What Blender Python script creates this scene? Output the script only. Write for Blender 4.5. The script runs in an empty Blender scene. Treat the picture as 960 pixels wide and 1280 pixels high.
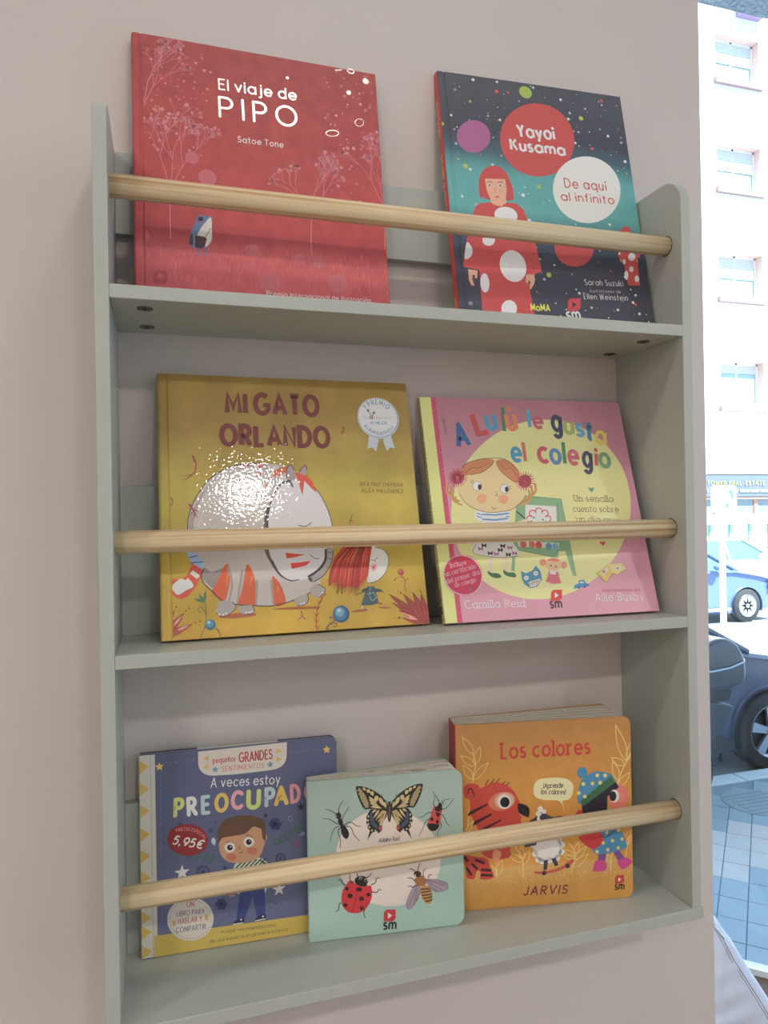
import bpy, bmesh, math, random
from mathutils import Vector, Matrix
random.seed(7)
SC = bpy.context.scene
COL = bpy.data.collections.new('scene'); SC.collection.children.link(COL)
R90 = math.pi / 2

# ------------------------------------------------------------------ camera
CAMP = Vector((0.0526, -0.7611, -0.0042)); YAW, PITCH, ROLL, FOC = 0.2978, 0.0012, -0.0164, 898.13
def cam_axes():
    cy, sy, cp, sp = math.cos(YAW), math.sin(YAW), math.cos(PITCH), math.sin(PITCH)
    f = Vector((sy * cp, cy * cp, sp)); r0 = Vector((cy, -sy, 0)); u0 = r0.cross(f)
    c, s = math.cos(ROLL), math.sin(ROLL)
    return c * r0 + s * u0, -s * r0 + c * u0, f
AR, AU, AF = cam_axes()
cd = bpy.data.cameras.new('camera'); cam = bpy.data.objects.new('camera', cd); COL.objects.link(cam)
cd.sensor_fit = 'VERTICAL'; cd.sensor_height = 24.0; cd.sensor_width = 18.0
cd.lens = FOC / 1280 * 24.0; cd.clip_start = 0.02; cd.clip_end = 200
cam.matrix_world = Matrix(((AR.x, AU.x, -AF.x, CAMP.x), (AR.y, AU.y, -AF.y, CAMP.y), (AR.z, AU.z, -AF.z, CAMP.z), (0, 0, 0, 1)))
SC.camera = cam
def at(px, py, n, d):            # where the line of sight through a photo pixel meets a plane n.x = d
    r = AR * (px - 480) - AU * (py - 640) + AF * FOC
    n = Vector(n); s = (d - n.dot(CAMP)) / n.dot(r)
    return CAMP + r * s

# ------------------------------------------------------------------ light and exposure
vs = SC.view_settings; vs.view_transform = 'Standard'; vs.look = 'None'; vs.gamma = 1.0; vs.exposure = 0.0; vs.use_curve_mapping = False
wd = bpy.data.worlds.new('world'); SC.world = wd; wd.use_nodes = True
wn = wd.node_tree; bg = wn.nodes['Background']
bg.inputs[0].default_value = (0.50, 0.75, 1.0, 1); bg.inputs[1].default_value = 2.6
sun = bpy.data.lights.new('sun', 'SUN'); sun.energy = 22.0; sun.angle = 0.01; sun.color = (1.0, 0.97, 0.92)
so = bpy.data.objects.new('sun', sun); COL.objects.link(so)
so.rotation_euler = Vector((0.25, -0.62, 1.0)).to_track_quat('Z', 'Y').to_euler()
def lamp(x, y, z, size, watts, col=(1.0, 0.955, 0.925)):
    l = bpy.data.lights.new('downlight_and_fill', 'AREA'); l.shape = 'DISK'; l.size = size; l.energy = watts; l.color = col
    o = bpy.data.objects.new('downlight_and_fill', l); COL.objects.link(o); o.location = (x, y, z)
    return o
lamp(0.34, -0.66, 1.10, 0.16, 1.85)
lamp(0.44, -2.03, 1.10, 0.17, 9.8)
lamp(-1.0, -2.03, 1.10, 0.17, 10.8)
lamp(-1.0, -0.66, 1.10, 0.16, 5.2)
lamp(1.9, -2.03, 1.10, 0.17, 6.0)
for lx in (-1.9, 2.7): lamp(lx, -3.15, 1.10, 0.17, 11.0)  # rear pair added as fill for the wall and the compartments

# ------------------------------------------------------------------ helpers
def link(name, me, parent=None, loc=None):
    o = bpy.data.objects.new(name, me); COL.objects.link(o)
    if parent: o.parent = parent
    if loc is not None: o.location = loc
    return o
def thing(name, label, cat, loc=(0, 0, 0), rotz=0.0, group=None):
    o = link(name, None); o.location = loc; o.rotation_euler = (0, 0, rotz); o.empty_display_size = .05
    o['label'] = label; o['category'] = cat
    if group: o['group'] = group
    return o
def bm_obj(name, bm, m, parent=None, smooth=False, loc=None):
    me = bpy.data.meshes.new(name); bmesh.ops.recalc_face_normals(bm, faces=bm.faces); bm.to_mesh(me); bm.free()
    for mm in (m if isinstance(m, (list, tuple)) else [m]): me.materials.append(mm)
    if smooth:
        for p in me.polygons: p.use_smooth = True
    return link(name, me, parent, loc)
def box(bm, x0, x1, y0, y1, z0, z1, mi=0):
    vs_ = [bm.verts.new((x, y, z)) for x in (x0, x1) for y in (y0, y1) for z in (z0, z1)]
    for f in ((0, 1, 3, 2), (4, 6, 7, 5), (0, 4, 5, 1), (2, 3, 7, 6), (0, 2, 6, 4), (1, 5, 7, 3)):
        bm.faces.new([vs_[i] for i in f]).material_index = mi
def bevel(o, w, seg=2):
    b = o.modifiers.new('bevel', 'BEVEL'); b.width = w; b.segments = seg; b.limit_method = 'ANGLE'; b.angle_limit = .6
    b.harden_normals = True
    for p in o.data.polygons: p.use_smooth = True
    return o
def boxo(name, x0, x1, y0, y1, z0, z1, m, parent=None, bv=0, seg=2):
    bm = bmesh.new(); box(bm, x0, x1, y0, y1, z0, z1); o = bm_obj(name, bm, m, parent)
    if bv: bevel(o, bv, seg)
    return o
def prism(bm, prof, axis, a0, a1, mi=0):     # closed 2D profile swept along an axis
    def P(u, v, a): return {'x': (a, u, v), 'y': (u, a, v), 'z': (u, v, a)}[axis]
    A = [bm.verts.new(P(u, v, a0)) for u, v in prof]; B = [bm.verts.new(P(u, v, a1)) for u, v in prof]
    n = len(prof)
    bm.faces.new(A).material_index = mi; bm.faces.new(B[::-1]).material_index = mi
    for i in range(n): bm.faces.new((A[i], A[(i + 1) % n], B[(i + 1) % n], B[i])).material_index = mi
def cyl(bm, p, q, r, n=24, r2=None, mi=0):
    p, q = Vector(p), Vector(q); d = (q - p).normalized(); a = d.orthogonal().normalized(); b = d.cross(a); r2 = r if r2 is None else r2
    A = [bm.verts.new(p + (a * math.cos(t) + b * math.sin(t)) * r) for t in [2 * math.pi * i / n for i in range(n)]]
    B = [bm.verts.new(q + (a * math.cos(t) + b * math.sin(t)) * r2) for t in [2 * math.pi * i / n for i in range(n)]]
    bm.faces.new(A).material_index = mi; bm.faces.new(B).material_index = mi
    for i in range(n): bm.faces.new((A[i], A[(i + 1) % n], B[(i + 1) % n], B[i])).material_index = mi
def structure(o): o['kind'] = 'structure'; return o

# ------------------------------------------------------------------ materials
def lin(c):
    return tuple(((x / 255) / 12.92 if x / 255 <= .04045 else ((x / 255 + .055) / 1.055) ** 2.4) for x in c)
def mat(name, col, rough=.5, metal=0.0, spec=.5, noise=0, nscale=40, bump=0, bscale=200, coat=0, coord='Object', stretch=(1, 1, 1)):
    m = bpy.data.materials.new(name); m.use_nodes = True; nt = m.node_tree; b = nt.nodes['Principled BSDF']
    c = lin(col); b.inputs['Base Color'].default_value = (*c, 1); b.inputs['Roughness'].default_value = rough
    b.inputs['Metallic'].default_value = metal; b.inputs['Specular IOR Level'].default_value = spec
    if coat: b.inputs['Coat Weight'].default_value = coat; b.inputs['Coat Roughness'].default_value = .12
    if noise or bump:
        tc = nt.nodes.new('ShaderNodeTexCoord'); mp = nt.nodes.new('ShaderNodeMapping'); mp.inputs['Scale'].default_value = stretch
        nt.links.new(tc.outputs[coord], mp.inputs[0])
    if noise:
        n = nt.nodes.new('ShaderNodeTexNoise'); n.inputs['Scale'].default_value = nscale; n.inputs['Detail'].default_value = 6
        nt.links.new(mp.outputs[0], n.inputs[0]); r = nt.nodes.new('ShaderNodeValToRGB')
        r.color_ramp.elements[0].position = .3; r.color_ramp.elements[1].position = .7
        r.color_ramp.elements[0].color = (*[x * (1 - noise) for x in c], 1); r.color_ramp.elements[1].color = (*[min(1, x * (1 + noise)) for x in c], 1)
        nt.links.new(n.outputs[0], r.inputs[0]); nt.links.new(r.outputs[0], b.inputs['Base Color'])
    if bump:
        n = nt.nodes.new('ShaderNodeTexNoise'); n.inputs['Scale'].default_value = bscale; n.inputs['Detail'].default_value = 4
        nt.links.new(mp.outputs[0], n.inputs[0]); bp = nt.nodes.new('ShaderNodeBump'); bp.inputs['Strength'].default_value = bump
        bp.inputs['Distance'].default_value = .001; nt.links.new(n.outputs[0], bp.inputs['Height']); nt.links.new(bp.outputs[0], b.inputs['Normal'])
    return m
def print_mat(name, rough=.35, bump=0, coat=0.0, bscale=260):   # printed ink: the colour is stored per face
    m = mat(name, (200, 200, 200), rough, bump=bump, bscale=bscale, coat=coat); nt = m.node_tree
    a = nt.nodes.new('ShaderNodeAttribute'); a.attribute_name = 'Col'
    nt.links.new(a.outputs['Color'], nt.nodes['Principled BSDF'].inputs['Base Color']); return m
def band_mat(name, stops, axis='z', scale=1.0, noise=.03, nscale=25, rough=.4, bump=0, bscale=260, coat=0, wob=.0, wobs=8, coatr=.12, bdist=.001, bdet=3):
    # printed background: colour bands along an axis of the cover (metres), a little mottled
    m = bpy.data.materials.new(name); m.use_nodes = True; nt = m.node_tree; b = nt.nodes['Principled BSDF']; b.inputs['Roughness'].default_value = rough
    if coat: b.inputs['Coat Weight'].default_value = coat; b.inputs['Coat Roughness'].default_value = coatr
    tc = nt.nodes.new('ShaderNodeTexCoord'); sp = nt.nodes.new('ShaderNodeSeparateXYZ'); nt.links.new(tc.outputs['Object'], sp.inputs[0])
    n = nt.nodes.new('ShaderNodeTexNoise'); n.inputs['Scale'].default_value = wobs; n.inputs['Detail'].default_value = 4; nt.links.new(tc.outputs['Object'], n.inputs[0])
    ma = nt.nodes.new('ShaderNodeMath'); ma.operation = 'MULTIPLY_ADD'; ma.inputs[1].default_value = wob; nt.links.new(n.outputs[0], ma.inputs[0]); nt.links.new(sp.outputs[axis.upper()], ma.inputs[2])
    mu = nt.nodes.new('ShaderNodeMath'); mu.operation = 'MULTIPLY'; mu.inputs[1].default_value = 1 / scale; nt.links.new(ma.outputs[0], mu.inputs[0])
    r = nt.nodes.new('ShaderNodeValToRGB'); nt.links.new(mu.outputs[0], r.inputs[0])
    while len(r.color_ramp.elements) < len(stops): r.color_ramp.elements.new(.5)
    for e, (p, c) in zip(r.color_ramp.elements, stops): e.position = p; e.color = (*c, 1)
    n2 = nt.nodes.new('ShaderNodeTexNoise'); n2.inputs['Scale'].default_value = nscale; n2.inputs['Detail'].default_value = 8; nt.links.new(tc.outputs['Object'], n2.inputs[0])
    mr = nt.nodes.new('ShaderNodeMapRange'); mr.inputs[1].default_value = .3; mr.inputs[2].default_value = .7; mr.inputs[3].default_value = 1 - noise; mr.inputs[4].default_value = 1 + noise
    nt.links.new(n2.outputs[0], mr.inputs[0]); mx = nt.nodes.new('ShaderNodeVectorMath'); mx.operation = 'SCALE'
    nt.links.new(r.outputs[0], mx.inputs[0]); nt.links.new(mr.outputs[0], mx.inputs['Scale']); nt.links.new(mx.outputs[0], b.inputs['Base Color'])
    if bump:
        n3 = nt.nodes.new('ShaderNodeTexNoise'); n3.inputs['Scale'].default_value = bscale; n3.inputs['Detail'].default_value = bdet; nt.links.new(tc.outputs['Object'], n3.inputs[0])
        bp = nt.nodes.new('ShaderNodeBump'); bp.inputs['Strength'].default_value = bump; bp.inputs['Distance'].default_value = bdist
        nt.links.new(n3.outputs[0], bp.inputs['Height']); nt.links.new(bp.outputs[0], b.inputs['Normal'])
        if coat: nt.links.new(bp.outputs[0], b.inputs['Coat Normal'])
    return m
def wood_mat(name, a, b_, c, scale):
    m = bpy.data.materials.new(name); m.use_nodes = True; nt = m.node_tree; b = nt.nodes['Principled BSDF']; b.inputs['Roughness'].default_value = .42
    tc = nt.nodes.new('ShaderNodeTexCoord'); mp = nt.nodes.new('ShaderNodeMapping'); mp.inputs['Scale'].default_value = (1.3, scale, scale)
    oi = nt.nodes.new('ShaderNodeObjectInfo'); ad = nt.nodes.new('ShaderNodeVectorMath'); ad.operation = 'ADD'
    sc = nt.nodes.new('ShaderNodeVectorMath'); sc.operation = 'SCALE'; sc.inputs[0].default_value = (3, 5, 7); nt.links.new(oi.outputs['Random'], sc.inputs['Scale'])
    nt.links.new(tc.outputs['Object'], ad.inputs[0]); nt.links.new(sc.outputs[0], ad.inputs[1]); nt.links.new(ad.outputs[0], mp.inputs[0])
    n = nt.nodes.new('ShaderNodeTexNoise'); n.inputs['Scale'].default_value = 1.6; n.inputs['Detail'].default_value = 5; n.inputs['Distortion'].default_value = .6
    nt.links.new(mp.outputs[0], n.inputs[0]); r = nt.nodes.new('ShaderNodeValToRGB'); r.color_ramp.elements.new(.5)
    for e, (p, col) in zip(r.color_ramp.elements, ((.34, c), (.5, b_), (.62, a))): e.position = p; e.color = (*lin(col), 1)
    nt.links.new(n.outputs[0], r.inputs[0]); nt.links.new(r.outputs[0], b.inputs['Base Color']); return m

# ------------------------------------------------------------------ flat print: strokes, letters and shapes in cover metres (u across, v up)
def arc(cx, cy, rx, ry, a0, a1, n=12):
    return [(cx + rx * math.cos(math.radians(a0 + (a1 - a0) * i / n)), cy + ry * math.sin(math.radians(a0 + (a1 - a0) * i / n))) for i in range(n + 1)]
def spline(pts, closed=False, k=5):
    n = len(pts)
    if n < 3: return list(pts)
    out = []; rng = range(n if closed else n - 1)
    for i in rng:
        g = (lambda j: pts[j % n]) if closed else (lambda j: pts[max(0, min(n - 1, j))])
        p0, p1, p2, p3 = g(i - 1), g(i), g(i + 1), g(i + 2)
        for s in range(k):
            t = s / k; t2, t3 = t * t, t * t * t
            out.append(tuple(.5 * (2 * b + (c - a) * t + (2 * a - 5 * b + 4 * c - d) * t2 + (3 * b - a - 3 * c + d) * t3) for a, b, c, d in zip(p0, p1, p2, p3)))
    if not closed: out.append(pts[-1])
    return out
X = .68
O_ = arc(.34, .34, .34, .34, 90, 450, 20)
GL = {
 'A': [[(0, 0), (.37, 1), (.74, 0)], [(.13, .32), (.61, .32)]],
 'B': [[(0, 0), (0, 1), (.28, 1)] + arc(.28, .76, .24, .24, 90, -90, 8) + [(0, .52)], [(0, .52), (.32, .52)] + arc(.32, .26, .26, .26, 90, -90, 8) + [(0, 0)]],
 'C': [arc(.46, .5, .46, .5, 48, 312, 18)],
 'D': [[(0, 0), (0, 1), (.22, 1)] + arc(.22, .5, .48, .5, 90, -90, 12) + [(0, 0)]],
 'E': [[(.5, 1), (0, 1), (0, 0), (.5, 0)], [(0, .52), (.42, .52)]],
 'F': [[(.5, 1), (0, 1), (0, 0)], [(0, .52), (.42, .52)]],
 'G': [arc(.46, .5, .46, .5, 48, 330, 18) + [(.88, .45), (.52, .45)]],
 'H': [[(0, 0), (0, 1)], [(.6, 0), (.6, 1)], [(0, .52), (.6, .52)]],
 'I': [[(0, 0), (0, 1)]],
 'J': [[(.36, 1), (.36, .24)] + arc(.14, .22, .22, .22, 0, -140, 8)],
 'K': [[(0, 0), (0, 1)], [(.56, 1), (.04, .46)], [(.2, .6), (.6, 0)]],
 'L': [[(0, 1), (0, 0), (.48, 0)]],
 'M': [[(0, 0), (.06, 1), (.42, .25), (.78, 1), (.84, 0)]],
 'N': [[(0, 0), (0, 1), (.6, 0), (.6, 1)]],
 'O': [arc(.45, .5, .45, .5, 90, 450, 24)],
 'P': [[(0, 0), (0, 1), (.28, 1)] + arc(.28, .73, .27, .27, 90, -90, 8) + [(0, .46)]],
 'Q': [arc(.45, .5, .45, .5, 90, 450, 24), [(.55, .3), (.9, -.05)]],
 'R': [[(0, 0), (0, 1), (.28, 1)] + arc(.28, .74, .26, .26, 90, -90, 8) + [(0, .48)], [(.22, .48), (.58, 0)]],
 'S': [arc(.29, .745, .25, .255, 35, 255, 10) + arc(.29, .265, .28, .265, 75, -150, 10)],
 'T': [[(0, 1), (.6, 1)], [(.3, 1), (.3, 0)]],
 'U': [[(0, 1), (0, .3)] + arc(.3, .3, .3, .3, 180, 360, 10) + [(.6, 1)]],
 'V': [[(0, 1), (.35, 0), (.7, 1)]],
 'W': [[(0, 1), (.24, 0), (.48, .9), (.72, 0), (.96, 1)]],
 'X': [[(0, 0), (.6, 1)], [(0, 1), (.6, 0)]],
 'Y': [[(0, 1), (.32, .5), (.64, 1)], [(.32, .5), (.32, 0)]],
 'Z': [[(0, 1), (.58, 1), (0, 0), (.6, 0)]],
 'a': [O_, [(.68, X), (.68, 0)]], 'b': [[(0, 1), (0, 0)], O_], 'd': [[(.68, 1), (.68, 0)], O_],
 'c': [arc(.34, .34, .34, .34, 48, 312, 14)], 'e': [[(.02, .34), (.67, .34)] + arc(.34, .34, .34, .34, 8, 318, 16)],
 'f': [[(.14, 0), (.14, .78)] + arc(.34, .78, .2, .22, 180, 80, 6), [(0, X), (.34, X)]],
 'g': [O_, [(.68, X), (.68, -.05)] + arc(.37, -.05, .31, .27, 0, -150, 9)],
 'h': [[(0, 1), (0, 0)], [(0, .36)] + arc(.26, .4, .26, .28, 180, 0, 8) + [(.52, 0)]],
 'i': [[(0, X), (0, 0)], [(0, .93), (0, .95)]], 'j': [[(.15, X), (.15, -.1)] + arc(0, -.1, .15, .17, 0, -110, 5), [(.15, .93), (.15, .95)]],
 'k': [[(0, 1), (0, 0)], [(.42, X), (.03, .32)], [(.14, .4), (.46, 0)]], 'l': [[(0, 1), (0, 0)]],
 'm': [[(0, X), (0, 0)], [(0, .36)] + arc(.24, .42, .24, .26, 180, 0, 8) + [(.48, 0)], [(.48, .36)] + arc(.72, .42, .24, .26, 180, 0, 8) + [(.96, 0)]],
 'n': [[(0, X), (0, 0)], [(0, .36)] + arc(.26, .4, .26, .28, 180, 0, 8) + [(.52, 0)]],
 'o': [O_], 'p': [[(0, X), (0, -.32)], O_], 'q': [[(.68, X), (.68, -.32)], O_],
 'r': [[(0, X), (0, 0)], [(0, .34)] + arc(.26, .4, .26, .28, 180, 62, 6)],
 's': [arc(.21, .505, .18, .175, 35, 255, 8) + arc(.21, .18, .21, .18, 75, -150, 8)],
 't': [[(.16, .95), (.16, .14)] + arc(.3, .14, .14, .14, 180, 280, 4), [(0, X), (.38, X)]],
 'u': [[(0, X), (0, .28)] + arc(.26, .28, .26, .28, 180, 360, 8) + [(.52, X)], [(.52, .28), (.52, 0)]],
 'v': [[(0, X), (.28, 0), (.56, X)]], 'w': [[(0, X), (.2, 0), (.4, .6), (.6, 0), (.8, X)]], 'x': [[(0, 0), (.5, X)], [(0, X), (.5, 0)]],
 'y': [[(0, X), (.28, .02)], [(.56, X), (.14, -.32)]], 'z': [[(0, X), (.46, X), (0, 0), (.48, 0)]],
 '5': [[(.52, 1), (.1, 1), (.04, .56)] + arc(.26, .32, .3, .32, 120, -140, 12)], '9': [arc(.3, .68, .3, .32, 0, 360, 16) + [(.56, .4), (.3, 0)]],
 ',': [[(.08, .1), (0, -.16)]], '.': [[(0, .02), (0, .04)]], '!': [[(0, 1), (0, .32)], [(0, .02), (0, .04)]], '¡': [[(0, .68), (0, 0)], [(0, .96), (0, .98)]],
 '€': [arc(.5, .5, .42, .5, 48, 312, 16), [(0, .6), (.6, .6)], [(0, .4), (.56, .4)]], '-': [[(0, .4), (.3, .4)]],
 '4': [[(.45, 0), (.45, 1), (0, .3), (.6, .3)]], 'ª': [arc(.15, .8, .15, .15, 0, 360, 8)],
}
ACC = {'á': 'a', 'é': 'e', 'í': 'i', 'ó': 'o', 'ú': 'u', 'Á': 'A', 'É': 'E', 'Ú': 'U', 'Ó': 'O', 'ñ': 'n'}
def glyph(ch):
    if ch in ACC:
        g = list(GL[ACC[ch]]); xs = [p[0] for s in g for p in s]; cx = (min(xs) + max(xs)) / 2; up = 0.3 if ch.isupper() else 0
        if ch == 'í': g = g[:1]
        if ch == 'ñ': g = g + [[(cx - .2, .85), (cx - .08, .93), (cx + .08, .85), (cx + .2, .93)]]
        else: g = g + [[(cx - .04, .86 + up), (cx + .12, 1.02 + up)]]
        return g
    return GL[ch]
def ribbon(pts, w, w1=None, cap=False):
    if w1 is None and len(pts) > 2:          # break the stroke at sharp corners and round the joint
        cuts = []
        for i in range(1, len(pts) - 1):
            a, b, c = pts[i - 1], pts[i], pts[i + 1]; d1 = (b[0] - a[0], b[1] - a[1]); d2 = (c[0] - b[0], c[1] - b[1])
            l = math.hypot(*d1) * math.hypot(*d2)
            if l > 1e-14 and (d1[0] * d2[0] + d1[1] * d2[1]) / l < .05: cuts.append(i)
        if cuts:
            out = []; k0 = 0
            for i in cuts + [len(pts) - 1]:
                out += ribbon_run(pts[k0:i + 1], w, None, cap and (k0 == 0 or i == len(pts) - 1))
                if i != len(pts) - 1: out.append([(pts[i][0] + w / 2 * math.cos(t), pts[i][1] + w / 2 * math.sin(t)) for t in [math.pi * j / 6 for j in range(12)]])
                k0 = i
            return out
    return ribbon_run(pts, w, w1, cap)
def ribbon_run(pts, w, w1=None, cap=False):
    pts = [p for i, p in enumerate(pts) if i == 0 or (abs(p[0] - pts[i - 1][0]) + abs(p[1] - pts[i - 1][1])) > 1e-7]
    n = len(pts)
    if n < 2: return []
    closed = n > 3 and abs(pts[0][0] - pts[-1][0]) + abs(pts[0][1] - pts[-1][1]) < 1e-6
    polys = []; L = []; Rr = []
    def nrm(a, b):
        d = (b[0] - a[0], b[1] - a[1]); l = math.hypot(*d) or 1; return (-d[1] / l, d[0] / l)
    for i, p in enumerate(pts):
        a = nrm(pts[i - 1], p) if i > 0 else (nrm(pts[-2], pts[-1]) if closed else None); b = nrm(p, pts[i + 1]) if i < n - 1 else (nrm(pts[0], pts[1]) if closed else None)
        a = a or b; b = b or a
        m = (a[0] + b[0], a[1] + b[1]); l2 = m[0] ** 2 + m[1] ** 2
        k = 2 / max(l2, .7); ww = (w if w1 is None else w + (w1 - w) * i / (n - 1)) / 2
        L.append((p[0] + m[0] * k * ww, p[1] + m[1] * k * ww)); Rr.append((p[0] - m[0] * k * ww, p[1] - m[1] * k * ww))
    for i in range(n - 1): polys.append([L[i], Rr[i], Rr[i + 1], L[i + 1]])
    if cap and not closed:
        for (p, q) in ((pts[0], pts[1]), (pts[-1], pts[-2])):
            ww = (w if (w1 is None or p is pts[0]) else w1) / 2; a = math.atan2(p[1] - q[1], p[0] - q[0])
            polys.append([(p[0] + ww * math.cos(a + t), p[1] + ww * math.sin(a + t)) for t in [-R90 + math.pi * i / 6 for i in range(7)]])
    return polys
class Art:
    """flat print collected as polygons on the face of a cover; each call lies a few microns above the last"""
    base = .00004; step = .0000022
    def __init__(s, tf, gain, plane='front'):
        s.tf = tf; s.gain = gain; s.plane = plane; s.z = s.base; s.reset(); s.fx = (0, 0, 1); s.lim = None
    def reset(s): s.V = []; s.F = []; s.C = []
    def frame(s, x0, y0, sc): s.fx = (x0, y0, sc)
    def uv(s, p): return s.tf(s.fx[0] + p[0] / s.fx[2], s.fx[1] + p[1] / s.fx[2])
    def col(s, c):
        c = [x / s.gain for x in lin(c)]; g = .3 * c[0] + .6 * c[1] + .1 * c[2]
        return tuple(min(.93, max(.012, x + (g - x) * .06 + .004)) for x in c)  # grey mix and raised floor put lens haze into the ink colours
    def add(s, polys, c, lift=True, raw=False):
        if lift: s.z += s.step
        c = c if raw else s.col(c)
        for k, pl in enumerate(polys):
            if s.lim:
                us = [q[0] for q in pl]; vs_ = [q[1] for q in pl]
                if max(us) < s.lim[0] or min(us) > s.lim[1] or max(vs_) < s.lim[2] or min(vs_) > s.lim[3]: continue
                pl = [(min(s.lim[1], max(s.lim[0], u)), min(s.lim[3], max(s.lim[2], v))) for u, v in pl]
            b = len(s.V); z = s.z + (k % 5) * 3e-7
            for u, v in pl: s.V.append((u, -z, v) if s.plane == 'front' else (-z, u, v))
            s.F.append(tuple(range(b, b + len(pl)))); s.C.append(c)
    def poly(s, pts, c, smooth=False, lift=True):
        q = [s.uv(p) for p in pts]
        if smooth: q = spline(q, True)
        s.add([q], c, lift)
    def line(s, pts, w, c, smooth=True, w1=None, cap=False, lift=True):   # widths in frame pixels
        q = [s.uv(p) for p in pts]
        if smooth: q = spline(q)
        k = s.mpp(pts[0]); s.add(ribbon(q, w * k, None if w1 is None else w1 * k, cap), c, lift)
    def mpp(s, p):
        a = s.uv(p); b = s.uv((p[0] + 4, p[1])); c = s.uv((p[0], p[1] + 4)); return (math.dist(a, b) + math.dist(a, c)) / 8
    def disc(s, p, rx, c, ry=None, rot=0, n=28, lift=True, ring=None):
        q = []; ry = rx if ry is None else ry; ca, sa = math.cos(math.radians(rot)), math.sin(math.radians(rot))
        pts = []
        for i in range(n):
            t = 2 * math.pi * i / n; x, y = rx * math.cos(t), ry * math.sin(t); pts.append((p[0] + x * ca - y * sa, p[1] + x * sa + y * ca))
        if ring: s.add(ribbon([s.uv(a) for a in pts] + [s.uv(pts[0])], ring * s.mpp(p)), c, lift)
        else: s.add([[s.uv(a) for a in pts]], c, lift)
    def round_(s, p, r, c, n=28, lift=True):          # true circle in cover space, r in frame pixels
        u, v = s.uv(p); k = s.mpp(p) * r; s.add([[(u + k * math.cos(2 * math.pi * i / n), v + k * math.sin(2 * math.pi * i / n)) for i in range(n)]], c, lift)
    def star(s, p, r, c, k=.45, n=5, rot=0, lift=True):
        u, v = s.uv(p); m = s.mpp(p) * r
        s.add([[(u + m * (1 if i % 2 == 0 else k) * math.sin(rot + math.pi * i / n), v + m * (1 if i % 2 == 0 else k) * math.cos(rot + math.pi * i / n)) for i in range(2 * n)]], c, lift)
    def leaf(s, p, q, w, c, lift=True, outline=None, fill=True):
        a, b = s.uv(p), s.uv(q); k = s.mpp(p) * w; d = (b[0] - a[0], b[1] - a[1]); l = math.hypot(*d) or 1e-6; nx, ny = -d[1] / l, d[0] / l
        top = [(a[0] + d[0] * t + nx * k * math.sin(math.pi * t ** .8) / 2, a[1] + d[1] * t + ny * k * math.sin(math.pi * t ** .8) / 2) for t in [i / 8 for i in range(9)]]
        bot = [(a[0] + d[0] * t - nx * k * math.sin(math.pi * t ** .8) / 2, a[1] + d[1] * t - ny * k * math.sin(math.pi * t ** .8) / 2) for t in [i / 8 for i in range(8, 0, -1)]]
        if fill: s.add([top + bot[1:]], c, lift)
        if outline: s.add(ribbon(top + bot[1:] + [top[0]], outline[0] * s.mpp(p)), outline[1], True)
    def text(s, t, p0, p1, h, c, w=.14, style='', sag=0, cs=None, gap=.2, space=.45, cap=None, flare=0):
        """t set from p0 to p1 on its baseline, h = cap height, all in frame pixels; sag bends the line upward"""
        a, b = s.uv(p0), s.uv(p1); tp = s.uv((p0[0], p0[1] - h)); H = math.dist(a, tp)
        D = (b[0] - a[0], b[1] - a[1]); Lw = math.hypot(*D); ux, uy = D[0] / Lw, D[1] / Lw
        x = 0; lay = []
        for ch in t:
            if ch == ' ': x += space; continue
            g = glyph(ch); xs = [q[0] for st in g for q in st]; x0, x1 = min(xs), max(xs)
            lay.append((ch, g, x - x0, x0, x1)); x += x1 - x0 + gap + w
        tot = x - gap - w
        pad = w / 2
        sx = Lw / (tot + w) if tot + w > 1e-3 else H
        if len(t) == 1 and tot < .05: sx = H
        sg = sag * s.mpp(p0); s.z += s.step
        for k, (ch, g, dx, gx0, gx1) in enumerate(lay):
            cc = cs[k % len(cs)] if cs else c
            gm = (dx + (gx0 + gx1) / 2 + pad) * sx; tt = gm / Lw; off = sg * 4 * tt * (1 - tt); sl = math.atan(sg * 4 * (1 - 2 * tt) / Lw) if sg else 0
            cs_, sn_ = math.cos(sl), math.sin(sl)
            def M(q):
                X0 = (q[0] - (gx0 + gx1) / 2) * sx; Y0 = q[1] * H
                if 'i' in style: X0 += Y0 * .2
                X1, Y1 = X0 * cs_ - Y0 * sn_ + gm, X0 * sn_ + Y0 * cs_ + off
                return (a[0] + ux * X1 - uy * Y1, a[1] + uy * X1 + ux * Y1)
            ws = w * (H + min(sx, H * 1.3)) / 2
            for st in g:
                st = list(st)
                if len(st) == 2 and math.dist(st[0], st[1]) < .05:
                    m_ = M(st[0]); rr = ws * .62; s.add([[(m_[0] + rr * math.cos(t_), m_[1] + rr * math.sin(t_)) for t_ in [math.pi * j / 7 for j in range(14)]]], cc, False); continue
                if 's' in style and len(st) > 1:     # slab serifs on upright ends
                    for e, n_ in ((st[0], st[1]), (st[-1], st[-2])):
                        if abs(e[0] - n_[0]) < .12 and abs(e[1] - n_[1]) > .15 and min(abs(e[1]), abs(e[1] - X), abs(e[1] - 1), abs(e[1] + .32)) < .03:
                            lo = -.22
                            hi = .22 if (e[1] < .05 or ch in 'ULHIKMNxvwyAR') else .03
                            s.add(ribbon([M((e[0] + lo, e[1])), M((e[0] + hi, e[1]))], ws * .85), cc, False)
                pts = [M(q) for q in st]
                s.add(ribbon(pts, ws * (1 + flare), ws * (1 - flare) if flare else None, cap=(cap if cap is not None else 'r' in style)), cc, False)
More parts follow.
